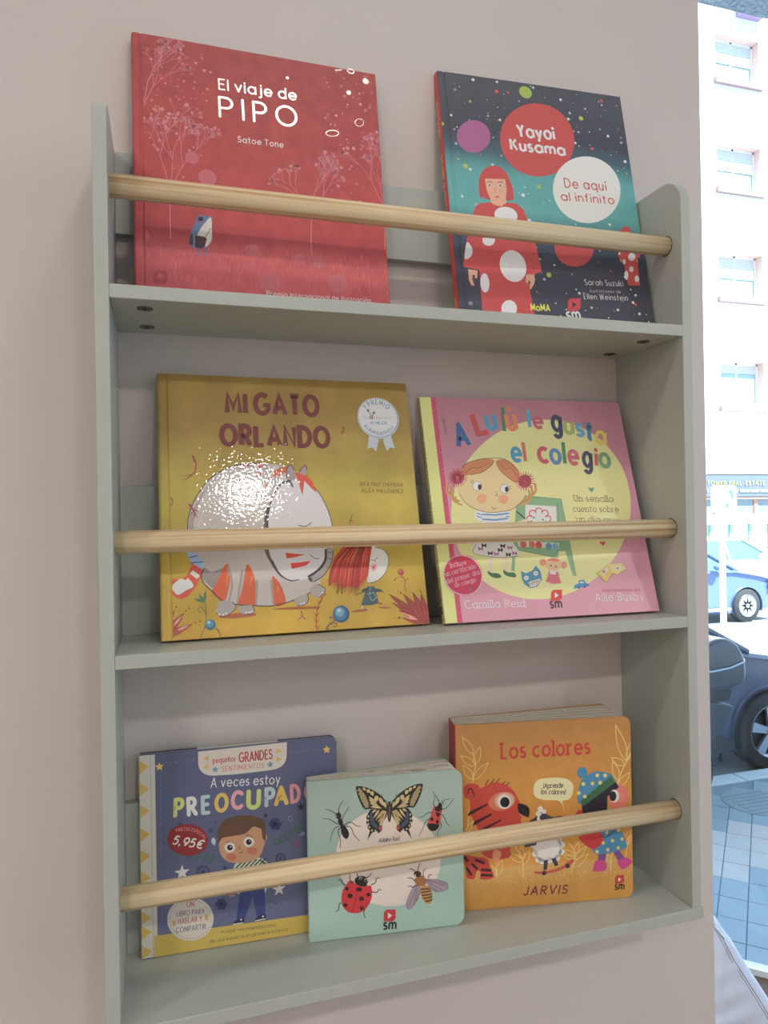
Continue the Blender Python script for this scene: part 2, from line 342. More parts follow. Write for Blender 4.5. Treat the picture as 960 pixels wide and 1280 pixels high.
    def build(s, name, m, parent, label=None):
        if not s.V: return None
        me = bpy.data.meshes.new(name); me.from_pydata(s.V, [], s.F); ca = me.color_attributes.new('Col', 'FLOAT_COLOR', 'CORNER')
        buf = []
        for f, c in zip(s.F, s.C): buf += [c[0], c[1], c[2], 1.0] * len(f)
        ca.data.foreach_set('color', buf); me.materials.append(m); me.validate(); s.reset()
        o = link(name, me, parent)
        if label: o['label'] = label
        return o

# ------------------------------------------------------------------ shelf
W, DEP, T = 0.60, 0.1195, 0.0118
Z1, Z2, Z3, TS = 0.1921, -0.1205, -0.4337, 0.0119
paint = mat('sage_paint', (188, 192, 183), .38, bump=.15, bscale=120, noise=.015, nscale=6)
pine = wood_mat('pine', (244, 224, 184), (235, 210, 166), (204, 164, 118), 140)
metal = mat('cam_metal', (120, 112, 105), .35, .8)
darkm = mat('dark_slot', (30, 28, 27), .6)
shelf = thing('wall_bookshelf', 'sage grey wooden wall bookshelf with three tiers and pine rods across the front', 'bookshelf', (0, 0, 0))
def side(x0):
    r = .030; zt = .3545
    prof = [(-.0002, Z3), (-DEP, Z3)] + [(-DEP + r - r * math.cos(a), zt - r + r * math.sin(a)) for a in [R90 * i / 12 for i in range(13)]] + [(-.0002, zt)]
    bm = bmesh.new(); prism(bm, prof, 'x', x0, x0 + T); return bevel(bm_obj('side_panel', bm, paint, shelf), .0009)
side(0); side(W - T)
boxo('shelf_board', T, W - T, -DEP, -.0002, Z1 - TS, Z1, paint, shelf, .0007)
boxo('shelf_board', T, W - T, -DEP, -.0002, Z2 - TS, Z2, paint, shelf, .0007)
boxo('shelf_board', -.001, W + .0018, -DEP - .001, -.0002, Z3 - TS, Z3, paint, shelf, .0007)
for z0, z1 in ((.2745, .3554), (Z2, .0262), (Z3, -.286)):
    boxo('back_rail', T, W - T, -.0111, -.0002, z0, z1, paint, shelf, .0006)
for rz in (.2847, -.0262, -.3365):
    bm = bmesh.new(); cyl(bm, (T - .004, -.0949, rz), (W - T + .004, -.0949, rz), .0101, 32)
    o = bm_obj('rod', bm, pine, shelf, smooth=False)
    for p in o.data.polygons:
        if len(p.vertices) == 4: p.use_smooth = True
    o['label'] = 'round pine retaining rod'
    for x in (W - T - .0003,):
        bm = bmesh.new(); R = .0108
        for i in range(28):
            a, b = 2 * math.pi * i / 28, 2 * math.pi * (i + 1) / 28
            q = [bm.verts.new((x, -.0949 + rr * math.cos(t), rz + .0002 + rr * math.sin(t))) for rr, t in ((.0099, a), (R, a), (R, b), (.0099, b))]
            bm.faces.new(q)
        bm_obj('rod_hole_rim', bm, darkm, shelf)
for px, py in ((181, 385.5), (184, 408.5), (804, 427), (762, 442.5)):
    p = at(px, py, (0, 0, 1), Z1 - TS); bm = bmesh.new(); cyl(bm, (p.x, p.y, Z1 - TS - .0006), (p.x, p.y, Z1 - TS + .001), .0068, 24)
    c = bm_obj('cam_fitting', bm, metal, shelf)
    bm = bmesh.new()
    box(bm, p.x - .003, p.x + .003, p.y - .0006, p.y + .0006, Z1 - TS - .0009, Z1 - TS - .0005); box(bm, p.x - .0006, p.x + .0006, p.y - .003, p.y + .003, Z1 - TS - .0010, Z1 - TS - .0006)
    for i in range(20):
        a, b = 2 * math.pi * i / 20, 2 * math.pi * (i + 1) / 20
        bm.faces.new([bm.verts.new((p.x + rr * math.cos(t), p.y + rr * math.sin(t), Z1 - TS - .0007)) for rr, t in ((.0060, a), (.0068, a), (.0068, b), (.0060, b))])
    bm_obj('cross_slot', bm, darkm, c)

# ------------------------------------------------------------------ books
POSE = {  # x, y, yaw, lean, width, height, thickness, shelf z
 'A': (0.03009, -0.05327, 0.00897, 0.14824, 0.25209, 0.28531, .010, Z1),
 'B': (0.35149, -0.06919, -0.04669, 0.20407, 0.2334, 0.30449, .013, Z1),
 'C': (0.0493, -0.07505, 0.01329, 0.23126, 0.26198, 0.2628, .010, Z2),
 'D': (0.32414, -0.08163, -0.02536, 0.28798, 0.25349, 0.25216, .009, Z2),
 'E': (0.02573, -0.02431, -0.04103, 0.02328, 0.19575, 0.19649, .009, Z3),
 'F': (0.18642, -0.04921, -0.12146, 0.00177, 0.16036, 0.16132, .013, Z3),
 'G': (0.34806, -0.04519, -0.17908, 0.0, 0.19774, 0.20011, .030, Z3)}
def book(k, label, group):
    x, y, yaw, lean, w, h, t, z = POSE[k]; z = z + t * math.sin(lean) + .0003
    o = thing('picture_book' if k in 'ABCD' else 'board_book', label, 'book', (x, y, z), 0, group); o.rotation_euler = (-lean, 0, yaw)
    u = Vector((math.cos(yaw), math.sin(yaw), 0)); n = Vector((-math.sin(yaw), math.cos(yaw), 0))
    v = Vector((0, 0, math.cos(lean))) + n * math.sin(lean); nn = u.cross(v); org = Vector((x, y, z))
    def tf(px, py):
        p = at(px, py, nn, nn.dot(org)) - org; return p.dot(u), p.dot(v)
    return o, tf, w, h, t
papr = mat('page_paper', (226, 219, 205), .8, noise=.04, nscale=300)
boardp = mat('page_board', (225, 218, 206), .7, noise=.03, nscale=120)
boardg = mat('page_board_tan', (212, 203, 188), .75, noise=.06, nscale=90)  # slightly darker board tone, alternated through the fanned pages
def hardcover(o, w, h, t, mf, ms, mb=None):
    c = .0023
    prof = [(.0004, c), (.0004, .0012), (.001, .0004), (.0022, 0), (.0062, 0), (.0074, .0009), (.0088, .0009), (.0100, 0), (w - .0006, 0), (w, .0006), (w, c - .0004), (w - .0004, c)]
    bm = bmesh.new(); prism(bm, prof, 'z', 0, h); fc = bm_obj('front_cover', bm, mf, o)
    bm = bmesh.new(); prism(bm, [(u, t - y) for u, y in prof], 'z', 0, h); bm_obj('back_cover', bm, mb or mf, o)
    sp = [(.0004, .0010), (-.0004, .0022), (-.0007, t / 2), (-.0004, t - .0022), (.0004, t - .001), (.002, t - .001), (.002, .001)]
    bm = bmesh.new(); prism(bm, sp, 'z', .0003, h - .0003); spn = bm_obj('spine', bm, ms, o)
    boxo('page_block', .0025, w - .0035, c + .0001, t - c - .0001, .0035, h - .0035, papr, o)
    return fc, spn
def rrect(u0, u1, v0, v1, r, left=0):
    p = []
    for cx, cy, a in ((u1 - r, v0 + r, -90), (u1 - r, v1 - r, 0)): p += arc(cx, cy, r, r, a, a + 90, 6)
    l = left or .0006
    for cx, cy, a in ((u0 + l, v1 - l, 90), (u0 + l, v0 + l, 180)): p += arc(cx, cy, l, l, a, a + 90, 4)
    return p
def board(name, w, h, r, y0, th, ang, m, parent, v0=0, u0=0, bv=.0004):
    ca, sa = math.cos(ang), math.sin(ang); bm = bmesh.new(); prof = rrect(u0, w, v0, h, r)
    def P(u, y, v): return (u * ca - y * sa, y0 + u * sa + y * ca, v)
    A = [bm.verts.new(P(u, 0, v)) for u, v in prof]; B = [bm.verts.new(P(u, th, v)) for u, v in prof]; n = len(prof)
    bm.faces.new(A); bm.faces.new(B[::-1])
    for i in range(n): bm.faces.new((A[i], A[(i + 1) % n], B[(i + 1) % n], B[i]))
    return bevel(bm_obj(name, bm, m, parent), bv, 1)
def plan(a, g, c1=(255, 255, 255)): return tuple(min(.93, x / g) for x in lin(a))
def sm_logo(a, x, y, s, red=(196, 58, 62), ink=(40, 36, 40), tri=(236, 226, 220), word=True):
    """leaf-cornered red block with a play triangle over the two letters; x, y = middle of the block, s = its height"""
    h = s / 2
    a.poly([(x - h * .95, y - h * .55), (x - h * .55, y - h * .95), (x + h, y - h), (x + h, y + h * .5), (x + h * .5, y + h), (x - h, y + h)], red)
    a.poly([(x - h * .28, y - h * .5), (x + h * .4, y + h * .02), (x - h * .28, y + h * .55)], tri)
    if word: a.text('sm', (x - h * 1.1, y + h * 2.3), (x + h * 1.1, y + h * 2.26), s * .80, ink, .2, gap=.14)

# --- A: red book, top shelf left -----------------------------------------
GA = .74
o, tf, w, h, t = book('A', 'red picture book with silver title and small frog, left on the top shelf', 'hardback picture books')
s_ = lambda c, g=GA: plan(c, g)
mA = band_mat('red_cover', [(0, s_((182, 86, 92))), (.25, s_((190, 92, 94))), (.31, s_((170, 70, 74))), (.36, s_((180, 76, 76))), (.7, s_((168, 74, 72))), (1, s_((162, 76, 74)))], scale=h, noise=.13, nscale=60, rough=.55, wob=.02)
mAs = band_mat('red_spine', [(0, s_((165, 78, 84))), (1, s_((150, 66, 72)))], scale=h, noise=.05)
fc, spn = hardcover(o, w, h, t, mA, mAs)
pr = print_mat('printed_ink', .5); a = Art(tf, GA); a.lim = (.0102, w - .0005, .0005, h - .0005); a.frame(100, 20, 2.4)
def tree(root, top, spread, n, seed, big=1.0):
    rd = random.Random(seed); pk = [(192, 106, 112), (200, 120, 126), (186, 96, 102), (206, 132, 136)]
    def br(p, ang, L, wd, d):
        q = (p[0] + L * math.sin(ang), p[1] - L * math.cos(ang)); a.line([p, ((p[0] + q[0]) / 2 + rd.uniform(-3, 3), (p[1] + q[1]) / 2), q], wd, pk[1], lift=False)
        if d == 0:
            a.round_(q, rd.uniform(2.4, 7) * big, rd.choice(pk), 12, lift=False)
            return
        for k in range(3 if d > 1 else 4): br(q, ang + rd.uniform(-spread, spread), L * rd.uniform(.55, .8), wd * .68, d - 1)
    L = (root[1] - top) * .36
    br(root, 0, L, 3.4 * big, n)
# pale branching trees and blossom dots
a.z += 1e-5; tree((272, 668), 260, .75, 4, 3, 1.0); tree((695, 720), 400, .55, 4, 8, .9); tree((180, 420), 60, .5, 4, 5, 1.1); tree((915, 700), 360, .5, 4, 12, .9)
a.z += 2e-5
rd = random.Random(4)
for i in range(430):
    side_ = rd.random()
    x = rd.gauss(250, 75) if side_ < .6 else rd.gauss(850, 60); y = rd.uniform(90, 560)
    if not (172 < x < 880): continue
    if 400 < x < 700 and y < 420: continue
    a.round_((x, y), rd.uniform(1.2, 6.0) * rd.uniform(.5, 1), rd.choice([(192, 106, 112), (200, 122, 126), (182, 92, 98), (160, 70, 76), (186, 100, 104), (206, 136, 140)]), 14, lift=False)
for x, y, r in ((382, 485, 26), (336, 425, 20), (520, 705, 20), (570, 802, 30), (715, 740, 18), (774, 803, 30), (660, 728, 16), (505, 700, 12), (185, 660, 22)):
    a.z += 1e-6; a.round_((x, y), r, (190, 98, 104), 24)
    for j in range(12):
        t_ = j * math.pi / 6; a.line([(x + r * .45 * math.cos(t_), y + r * .45 * math.sin(t_)), (x + r * .95 * math.cos(t_), y + r * .95 * math.sin(t_))], 1.3, (202, 122, 126), False, lift=False)
for i in range(420):      # pale meadow grass
    x = rd.uniform(196, 925); y = rd.uniform(690, 800) + (x - 190) * .05; l = rd.uniform(9, 24)
    a.line([(x, y), (x + rd.uniform(-2, 2), y - l)], 1.6, rd.choice([(204, 104, 108), (196, 92, 96), (212, 120, 122)]), False, w1=.4, lift=False)
a.z += 1e-5
a.poly([(222, 772), (228, 765), (256, 765), (262, 772), (262, 798), (254, 804), (228, 804), (218, 798)], (170, 66, 72)); a.round_((240, 779), 9, (188, 84, 90)); a.round_((232, 795), 6, (156, 58, 64)); a.round_((254, 795), 6, (156, 58, 64))
a.build('tree_and_meadow_print', pr, fc)
# the frog
a.frame(160, 180, 5.647)
a.poly([(432, 700), (428, 660), (440, 630), (455, 600), (475, 550), (490, 515), (520, 503), (560, 510), (590, 515), (592, 600), (592, 650), (580, 700), (545, 730), (505, 738), (460, 728)], (98, 122, 160), True)
a.poly([(585, 518), (540, 560), (505, 610), (493, 650), (550, 660), (580, 640), (592, 600)], (214, 208, 200), True)
a.poly([(585, 600), (593, 640), (585, 690), (550, 728), (545, 690), (552, 655)], (214, 208, 200), True)
a.poly([(462, 650), (548, 660), (548, 700), (535, 728), (505, 738), (475, 730), (464, 700)], (70, 52, 52), True)
a.poly([(436, 650), (446, 634), (458, 640), (460, 715), (440, 708), (430, 690)], (76, 60, 62), True)
a.line([(548, 656), (585, 596)], 4, (50, 40, 42), False)
a.disc((513, 530), 19, (50, 36, 40), 16); a.disc((505, 548), 11, (170, 80, 88), 7)
a.line([(464, 640), (468, 690), (462, 720)], 11, (108, 132, 170)); a.line([(463, 715), (455, 728)], 5, (108, 132, 170), False); a.line([(468, 718), (480, 730)], 5, (108, 132, 170), False)
for x in (496, 546): a.line([(x, 732), (x + 3, 762), (x + 2, 795)], 18, (112, 116, 156), w1=9)
a.build('frog_print', pr, fc)
foil = mat('silver_foil', (232, 222, 214), .30, .75, bump=.2, bscale=500)
a.frame(100, 20, 2.4); fa = Art(tf, 1.0); fa.z = .00018; fa.frame(100, 20, 2.4)
fa.text('El viaje de', (415, 219), (651, 253), 30, (240, 230, 222), .15, 'r', gap=.18, space=.35)
fa.text('PIPO', (416, 301), (654, 333), 58, (240, 230, 222), .115, 'r', gap=.36)
for x, y, r in ((806, 230, 6.5), (857, 196, 9), (622, 186, 4)): fa.round_((x, y), r, (240, 230, 222))
fa.disc((757, 352), 19, (240, 230, 222), 9, ring=2); fa.disc((812, 166), 10, (240, 230, 222), 6, rot=20, ring=2.5); fa.disc((838, 320), 13, (240, 230, 222), 11, ring=1.5); fa.line([(765, 163), (785, 162)], 2.5, (240, 230, 222))
fa.build('title_foil', foil, fc, 'silver foil title lettering and dots')
a.text('Satoe Tone', (474, 378), (611, 395), 17, (226, 206, 204), .17, 'r'); a.text('Premio Internacional de Ilustración', (560, 838), (873, 860), 13, (226, 200, 198), .16, gap=.18)
a.build('author_lettering', pr, fc)

# --- B: dark polka book, top shelf right ---------------------------------
GB = .66
o, tf, w, h, t = book('B', 'dark starry picture book with red and white circles and a dotted dress', 'hardback picture books')
s_ = lambda c, g=GB: plan(c, g)
mB = band_mat('night_cover', [(0, s_((68, 68, 80))), (.30, s_((62, 62, 74))), (.38, s_((60, 74, 90))), (.50, s_((96, 160, 158))), (.64, s_((92, 152, 152))), (.72, s_((70, 96, 106))), (.80, s_((68, 70, 80))), (1, s_((76, 78, 86)))], scale=h, noise=.05, nscale=30, rough=.5, wob=.03)  # dark stops are lifted: lens haze is put into the cover colour
mBs = band_mat('red_cloth_spine', [(0, s_((176, 66, 64))), (1, s_((170, 70, 68)))], scale=h, noise=.05)
fc, spn = hardcover(o, w, h, t, mB, mBs)
a = Art(tf, GB); a.lim = (.0004, w - .0003, .0003, h - .0003); a.frame(520, 70, 2.667); rd = random.Random(11)
for i in range(400):
    u = rd.uniform(.012, w - .003); v = rd.uniform(.004, h - .003); r = rd.choice([.0003, .0004, .0005, .0007, .0009, .0012, .0017])
    c = rd.choice([(205, 204, 204)] * 3 + [(160, 165, 172)] * 3 + [(150, 190, 186), (190, 80, 74), (160, 170, 80), (140, 130, 150), (120, 190, 190)])
    a.add([[(u + r * math.cos(k * math.pi / 5), v + r * math.sin(k * math.pi / 5)) for k in range(10)]], a.col(c), False, raw=True)
a.z += 1e-5
for x, y, r, c in ((365, 121, 20, (150, 172, 76)), (190, 79, 5, (226, 224, 220)), (269, 118, 6, (196, 84, 76)), (482, 146, 4.5, (226, 224, 220)), (550, 208, 7, (168, 184, 84)), (640, 267, 4.5, (226, 224, 220)), (587, 309, 5, (196, 84, 76)), (618, 150, 5, (190, 90, 80)), (697, 352, 5, (200, 216, 216)), (508, 210, 4.5, (210, 214, 214)), (165, 367, 8, (160, 180, 90)), (634, 368, 8, (140, 176, 100)), (410, 436, 7, (150, 176, 96)), (357, 464, 6, (222, 224, 222)), (378, 547, 5, (226, 226, 222)), (443, 730, 8, (160, 166, 72)), (182, 824, 7, (130, 126, 146)), (87, 226, 7, (150, 170, 70)), (240, 200, 4, (140, 150, 160)), (130, 112, 4, (150, 150, 165)), (280, 213, 4, (226, 224, 220))):
    a.round_((x, y), r, c, lift=False)
a.z += 1e-5; a.build('star_dots', pr, fc)
a.z += 1e-5
a.disc((192, 268), 56, (158, 92, 132), 54, rot=10); a.disc((404, 280), 126, (184, 76, 74), 120, rot=35, n=48); a.disc((569, 446), 114, (214, 206, 200), 110, rot=35, n=48)
a.disc((527, 640), 66, (184, 74, 74), 62, rot=20)
a.build('big_circles', pr, fc)
a.z += 1e-5
a.frame(540, 200, 5.333)       # figure in the dotted dress
red, skin, wh = (184, 72, 72), (212, 160, 132), (216, 210, 206)
a.poly([(322, 250), (312, 190), (318, 110), (350, 60), (395, 40), (445, 45), (495, 85), (525, 150), (540, 205), (542, 262), (500, 268), (370, 262), (345, 245)], red, True)
a.poly([(352, 122), (487, 128), (498, 200), (494, 245), (488, 300), (460, 310), (400, 300), (388, 258), (364, 200)], skin)
a.poly([(392, 260), (388, 285), (420, 305), (465, 310), (497, 292), (494, 262), (440, 285)], skin)
a.poly([(345, 60), (400, 42), (480, 75), (505, 128), (340, 124)], red)
for x, y in ((384, 168), (455, 170)): a.disc((x, y), 14, wh, 7); a.disc((x, y), 6, (40, 30, 30), 6); a.line([(x - 18, y - 18), (x, y - 24), (x + 18, y - 18)], 4, (90, 50, 40))
a.line([(425, 185), (419, 212), (432, 218)], 4, (185, 128, 104)); a.poly([(416, 246), (434, 240), (454, 246), (434, 254)], (176, 84, 80))
a.poly([(292, 305), (330, 288), (390, 282), (415, 300), (460, 310), (500, 284), (560, 290), (610, 330), (635, 400), (690, 560), (732, 742), (680, 765), (620, 758), (655, 880), (688, 1050), (342, 1050), (325, 880), (315, 735), (215, 712), (208, 700), (235, 500), (265, 380)], red)
for x, y, rx, ry, rt in ((493, 368, 78, 55, 10), (378, 535, 42, 38, 0), (540, 708, 86, 108, -20), (352, 820, 30, 64, -4), (514, 990, 52, 56, 0)): a.disc((x, y), rx, wh, ry, rt)
a.poly([(231, 552), (258, 570), (271, 605), (255, 648), (217, 656)], wh, True)
a.poly([(240, 728), (304, 738), (300, 790), (288, 790), (284, 765), (268, 770), (270, 800), (283, 838), (262, 836), (246, 800)], skin); a.poly([(628, 762), (682, 764), (684, 820), (660, 862), (648, 860), (655, 818), (645, 800), (640, 825), (624, 812)], skin)
a.build('dotted_dress_figure', pr, fc)
a.frame(660, 260, 5.647)       # small figure
a.disc((690, 165), 36, red, 34); a.poly([(672, 168), (714, 170), (712, 200), (674, 200)], skin); a.poly([(640, 300), (790, 310), (790, 350), (770, 355), (792, 550), (705, 545), (672, 380), (650, 372), (634, 330)], red)
for x, y, rx, ry in ((732, 346, 26, 28), (678, 380, 11, 18), (729, 432, 16, 20), (694, 475, 14, 32), (768, 500, 16, 24), (645, 322, 8, 8)): a.disc((x, y), rx, wh, ry)
a.line([(655, 360), (655, 382)], 7, skin, False); a.line([(770, 362), (772, 385)], 7, skin, False)
a.build('small_dress_figure', pr, fc)
a.frame(520, 70, 2.667)
a.text('Yayoi', (338, 268), (465, 278), 38, (226, 216, 210), .23, gap=.1); a.text('Kusama', (314, 311), (500, 332), 34, (226, 216, 210), .23, gap=.1)
a.text('De aquí', (496, 438), (639, 449), 29, (180, 72, 72), .13, gap=.2); a.text('al infinito', (484, 481), (663, 494), 27, (180, 72, 72), .13, gap=.18)
a.build('title_lettering', pr, fc)
a.text('Sarah Suzuki', (563, 763), (691, 768), 18, (190, 188, 192), .14); a.text('ilustraciones de', (580, 788), (683, 791), 10, (170, 168, 174), .13); a.text('Ellen Weinstein', (560, 810), (707, 816), 18, (190, 188, 192), .14)
a.text('MoMA', (383, 848), (448, 851), 21, (214, 206, 84), .2, gap=.12)
sm_logo(a, 527, 829, 43, (188, 66, 74), (222, 214, 212), (66, 50, 58))
a.build('credits_lettering', pr, fc)
def spine_text(parent, t_, vtop, vbot, t0, size, c, g, m, name='spine_lettering'):
    q = Art(lambda x, y: (x, y), g, 'side'); q.z = .00074
    a_, b_ = (t0, vtop), (t0, vbot)                                       # reads downwards
    n_ = len(t_); L = (vtop - vbot); q.z += 0
    # local frame: x runs down the spine, y towards the front edge
    P = lambda x, y: (t0 - y, vtop - x)
    xs = 0; lay = []
    for ch in t_:
        if ch == ' ': xs += .5; continue
        gg = glyph(ch); X_ = [p[0] for s1 in gg for p in s1]; lay.append((gg, xs - min(X_))); xs += max(X_) - min(X_) + .34
    k = L / xs
    for gg, dx in lay:
        for s1 in gg: q.add(ribbon([P((p[0] + dx) * k, p[1] * size) for p in s1], .16 * size), c, False)
    return q.build(name, m, parent)
spine_text(spn, 'Yayoi Kusama', .268, .222, .0095, .0055, (214, 170, 150), GB, pr); spine_text(spn, 'De aquí al infinito', .20, .130, .0095, .0055, (214, 170, 150), GB, pr, 'spine_subtitle')
q = Art(None, GB, 'side'); q.z = .00075; q.add([[(.004, .012), (.009, .012), (.009, .030), (.004, .030)], [(.003, .172), (.009, .172), (.009, .182), (.003, .182)]], (190, 140, 50)); q.build('spine_logo', pr, spn)

# --- C: yellow cat book, middle shelf left -------------------------------
GC = .60
o, tf, w, h, t = book('C', 'glossy yellow picture book with a huge striped white cat, left end of the middle shelf', 'hardback picture books')
s_ = lambda c, g=GC: plan(c, g)
mC = band_mat('ochre_cover', [(0, s_((180, 130, 66))), (.16, s_((186, 140, 62))), (.30, s_((174, 142, 56))), (.5, s_((172, 144, 60))), (.8, s_((164, 148, 68))), (1, s_((142, 116, 58)))], scale=h, noise=.2, nscale=14, rough=.5, coat=.9, wob=.14, coatr=.015, bump=.5, bscale=300, bdist=.00028, bdet=1)
fc, spn = hardcover(o, w, h, t, mC, mC)
prC = print_mat('glossy_ink', .5, bump=.5, coat=.9, bscale=300); prC.node_tree.nodes['Principled BSDF'].inputs['Coat Roughness'].default_value = .015
_b = [n_ for n_ in prC.node_tree.nodes if n_.type == 'BUMP'][0]; _b.inputs['Distance'].default_value = .00028; [n_ for n_ in prC.node_tree.nodes if n_.type == 'TEX_NOISE'][0].inputs['Detail'].default_value = 1; prC.node_tree.links.new(_b.outputs[0], prC.node_tree.nodes['Principled BSDF'].inputs['Coat Normal'])
a = Art(tf, GC); a.lim = (.0102, w - .0003, .0003, h - .0003); a.frame(190, 560, 4.0); ink = (56, 50, 54); grey, grd, grl = (176, 168, 162), (136, 126, 120), (190, 186, 186); org_ = (196, 88, 52)
a.poly([(330, 846), (420, 826), (520, 828), (500, 842), (400, 852)], (158, 84, 44), True); a.poly([(600, 806), (700, 795), (830, 793), (820, 802), (700, 808)], (158, 84, 44), True)
# scarf and tail
a.poly([(60, 672), (92, 655), (130, 655), (172, 640), (205, 582), (252, 612), (236, 660), (205, 712), (160, 752), (120, 748), (90, 718), (75, 700)], (196, 78, 60), True)
a.poly([(100, 690), (140, 655), (170, 660), (180, 650), (208, 690), (170, 712), (130, 735), (105, 712)], (208, 198, 190), True); a.poly([(205, 610), (240, 640), (225, 655), (190, 628)], (208, 198, 190))
a.poly([(182, 520), (300, 515), (304, 548), (300, 600), (292, 618), (240, 600), (196, 570), (184, 545)], (150, 172, 196), True)
for p in ([(185, 548), (250, 535), (300, 530)], [(190, 576), (250, 570), (300, 572)]): a.line(p, 5, (52, 84, 140))
# body, paw stripes
body = [(178, 420), (182, 350), (200, 290), (240, 215), (300, 145), (380, 100), (450, 82), (520, 76), (600, 80), (670, 96), (740, 150), (780, 260), (800, 420), (800, 560), (840, 650), (830, 700), (760, 740), (690, 768), (600, 790), (510, 788), (420, 782), (350, 762), (300, 715), (262, 680), (246, 640), (262, 600), (250, 560), (195, 500)]
a.poly(body, grey, True)
a.poly([(262, 600), (300, 620), (360, 600), (350, 650), (310, 700), (270, 672), (248, 640)], grd, True)
for q in ([(360, 592), (384, 584), (390, 650), (380, 720), (362, 768), (330, 752), (300, 718), (330, 660)], [(470, 592), (486, 588), (510, 640), (522, 720), (516, 786), (470, 787), (430, 780), (452, 700)], [(600, 650), (622, 655), (650, 700), (668, 772), (610, 782)]): a.poly(q, org_, True)
for q in ([(384, 600), (376, 650), (372, 700)], [(500, 640), (490, 690)], [(630, 690), (628, 730)]): a.line(q, 12, (206, 120, 56), w1=3)
for q in ([(380, 590), (400, 680), (385, 765)], [(452, 610), (440, 690), (425, 782)], [(525, 660), (520, 790)], [(596, 660), (606, 782)]): a.line(q, 14, (150, 140, 134), w1=8)
a.line([(262, 600), (246, 640), (262, 680), (300, 715), (350, 762), (420, 782), (510, 788), (600, 790), (690, 768), (760, 740), (830, 700)], 5, ink)
a.line([(178, 420), (182, 350), (200, 290), (240, 215), (300, 145), (380, 100), (450, 82), (560, 74)], 5, ink)
a.line([(196, 420), (200, 350), (222, 290), (262, 218), (318, 160)], 26, (150, 142, 136), w1=5)
# feet
for q in ([(342, 766), (400, 768), (420, 795), (395, 825), (352, 842), (320, 825), (322, 800)], [(436, 792), (500, 786), (512, 808), (500, 828), (460, 832), (438, 815)], [(720, 748), (775, 730), (782, 760), (760, 785), (724, 788), (714, 765)], [(788, 705), (826, 680), (862, 700), (864, 722), (836, 746), (806, 742)]):
    a.poly(q, (158, 150, 144), True); a.line([(p[0], p[1]) for p in q[1:-1]], 3.5, ink)
for x, y in ((338, 832), (356, 834), (372, 828), (470, 824), (486, 822), (500, 818), (745, 780), (760, 776), (840, 735), (852, 724)): a.disc((x, y), 6, (200, 190, 184), 5)
# head
a.poly([(556, 420), (566, 320), (580, 290), (620, 215), (660, 175), (640, 300), (600, 420), (600, 520), (640, 620), (700, 668), (640, 640), (590, 570), (560, 500)], (84, 76, 78), True)
head = [(578, 420), (580, 330), (604, 240), (650, 178), (700, 158), (760, 160), (820, 205), (866, 280), (896, 360), (904, 420), (905, 480), (880, 560), (850, 610), (800, 645), (740, 662), (690, 662), (640, 630), (600, 560), (582, 500)]
a.poly(head, grl, True)
a.line(head[0:5], 9, ink); a.line(head[5:9] + [(906, 430)], 4, ink); a.line([(600, 560), (640, 630), (690, 662), (735, 658)], 5, ink)
a.poly([(870, 505), (905, 505), (900, 560), (860, 640), (800, 672), (780, 650), (830, 622), (862, 570)], (146, 138, 134), True); a.line([(868, 505), (866, 560), (832, 610), (780, 645)], 12, ink); a.line([(905, 510), (898, 570), (860, 635), (808, 670)], 4, ink)
for q in ([(780, 645), (800, 652), (802, 672), (786, 660)],): a.poly(q, ink)
a.line([(876, 520), (900, 522)], 3, ink); a.line([(872, 550), (896, 556)], 3, ink)
a.poly([(600, 130), (640, 98), (680, 100), (700, 130), (660, 125), (625, 145)], org_, True)
for q in ([(715, 125), (760, 125), (800, 165), (826, 225), (800, 205), (762, 165), (752, 240), (735, 180)],): a.poly(q, (190, 72, 52))
for q in ([(672, 150), (676, 100), (694, 86), (712, 112), (716, 155), (695, 162)], [(735, 122), (750, 100), (768, 88), (774, 108), (764, 136), (750, 130)]): a.poly(q, (150, 134, 134), True); a.line(q[:4], 4, ink)
a.line([(668, 170), (690, 168), (704, 196)], 8, ink)
for x, y, r in ((440, 95, 14), (480, 84, 12), (540, 92, 15), (570, 100, 12), (535, 132, 16), (434, 160, 12), (585, 155, 9), (570, 190, 9), (460, 88, 10), (560, 88, 9)): a.star((x, y), r, (190, 60, 60), .4, 6, rot=x)
a.line([(730, 384), (755, 392), (775, 388), (798, 372)], 3.5, ink)
for p in ((752, 400), (772, 399), (790, 390)): a.line([(p[0] - 2, p[1] - 12), p], 3, ink, False)
a.poly([(668, 524), (700, 528), (765, 532), (720, 545), (672, 552)], (200, 62, 44)); a.poly([(692, 576), (740, 572), (795, 564), (770, 588), (700, 604)], (200, 62, 44)); a.line([(790, 532), (812, 552), (836, 552)], 3, ink)
a.build('striped_cat_print', prC, fc)
# swallows and leaves
br_ = (140, 52, 58)
for pts, wd in (([(203, 38), (218, 80), (214, 120), (190, 135), (150, 140)], 9), ([(215, 120), (180, 150), (155, 162)], 7), ([(90, 245), (103, 265), (98, 285), (72, 278)], 6), ([(98, 285), (80, 298)], 5), ([(186, 280), (205, 310), (215, 335), (205, 360)], 11), ([(205, 310), (236, 318)], 8), ([(210, 320), (230, 350)], 7), ([(200, 320), (188, 345)], 6), ([(745, 815), (750, 840), (728, 856)], 5), ([(750, 840), (768, 856)], 5)): a.line(pts, wd, br_, w1=1.5)
a.frame(360, 640, 5.053)
for pts in ([(405, 20), (395, 50), (380, 68)], [(398, 50), (415, 65)], [(398, 50), (388, 80)], [(80, 625), (88, 655), (60, 682)], [(88, 655), (110, 680)]): a.line(pts, 6, br_, w1=2)
a.line([(186, 758), (178, 690), (185, 620), (205, 560), (240, 515)], 5, (150, 60, 48))
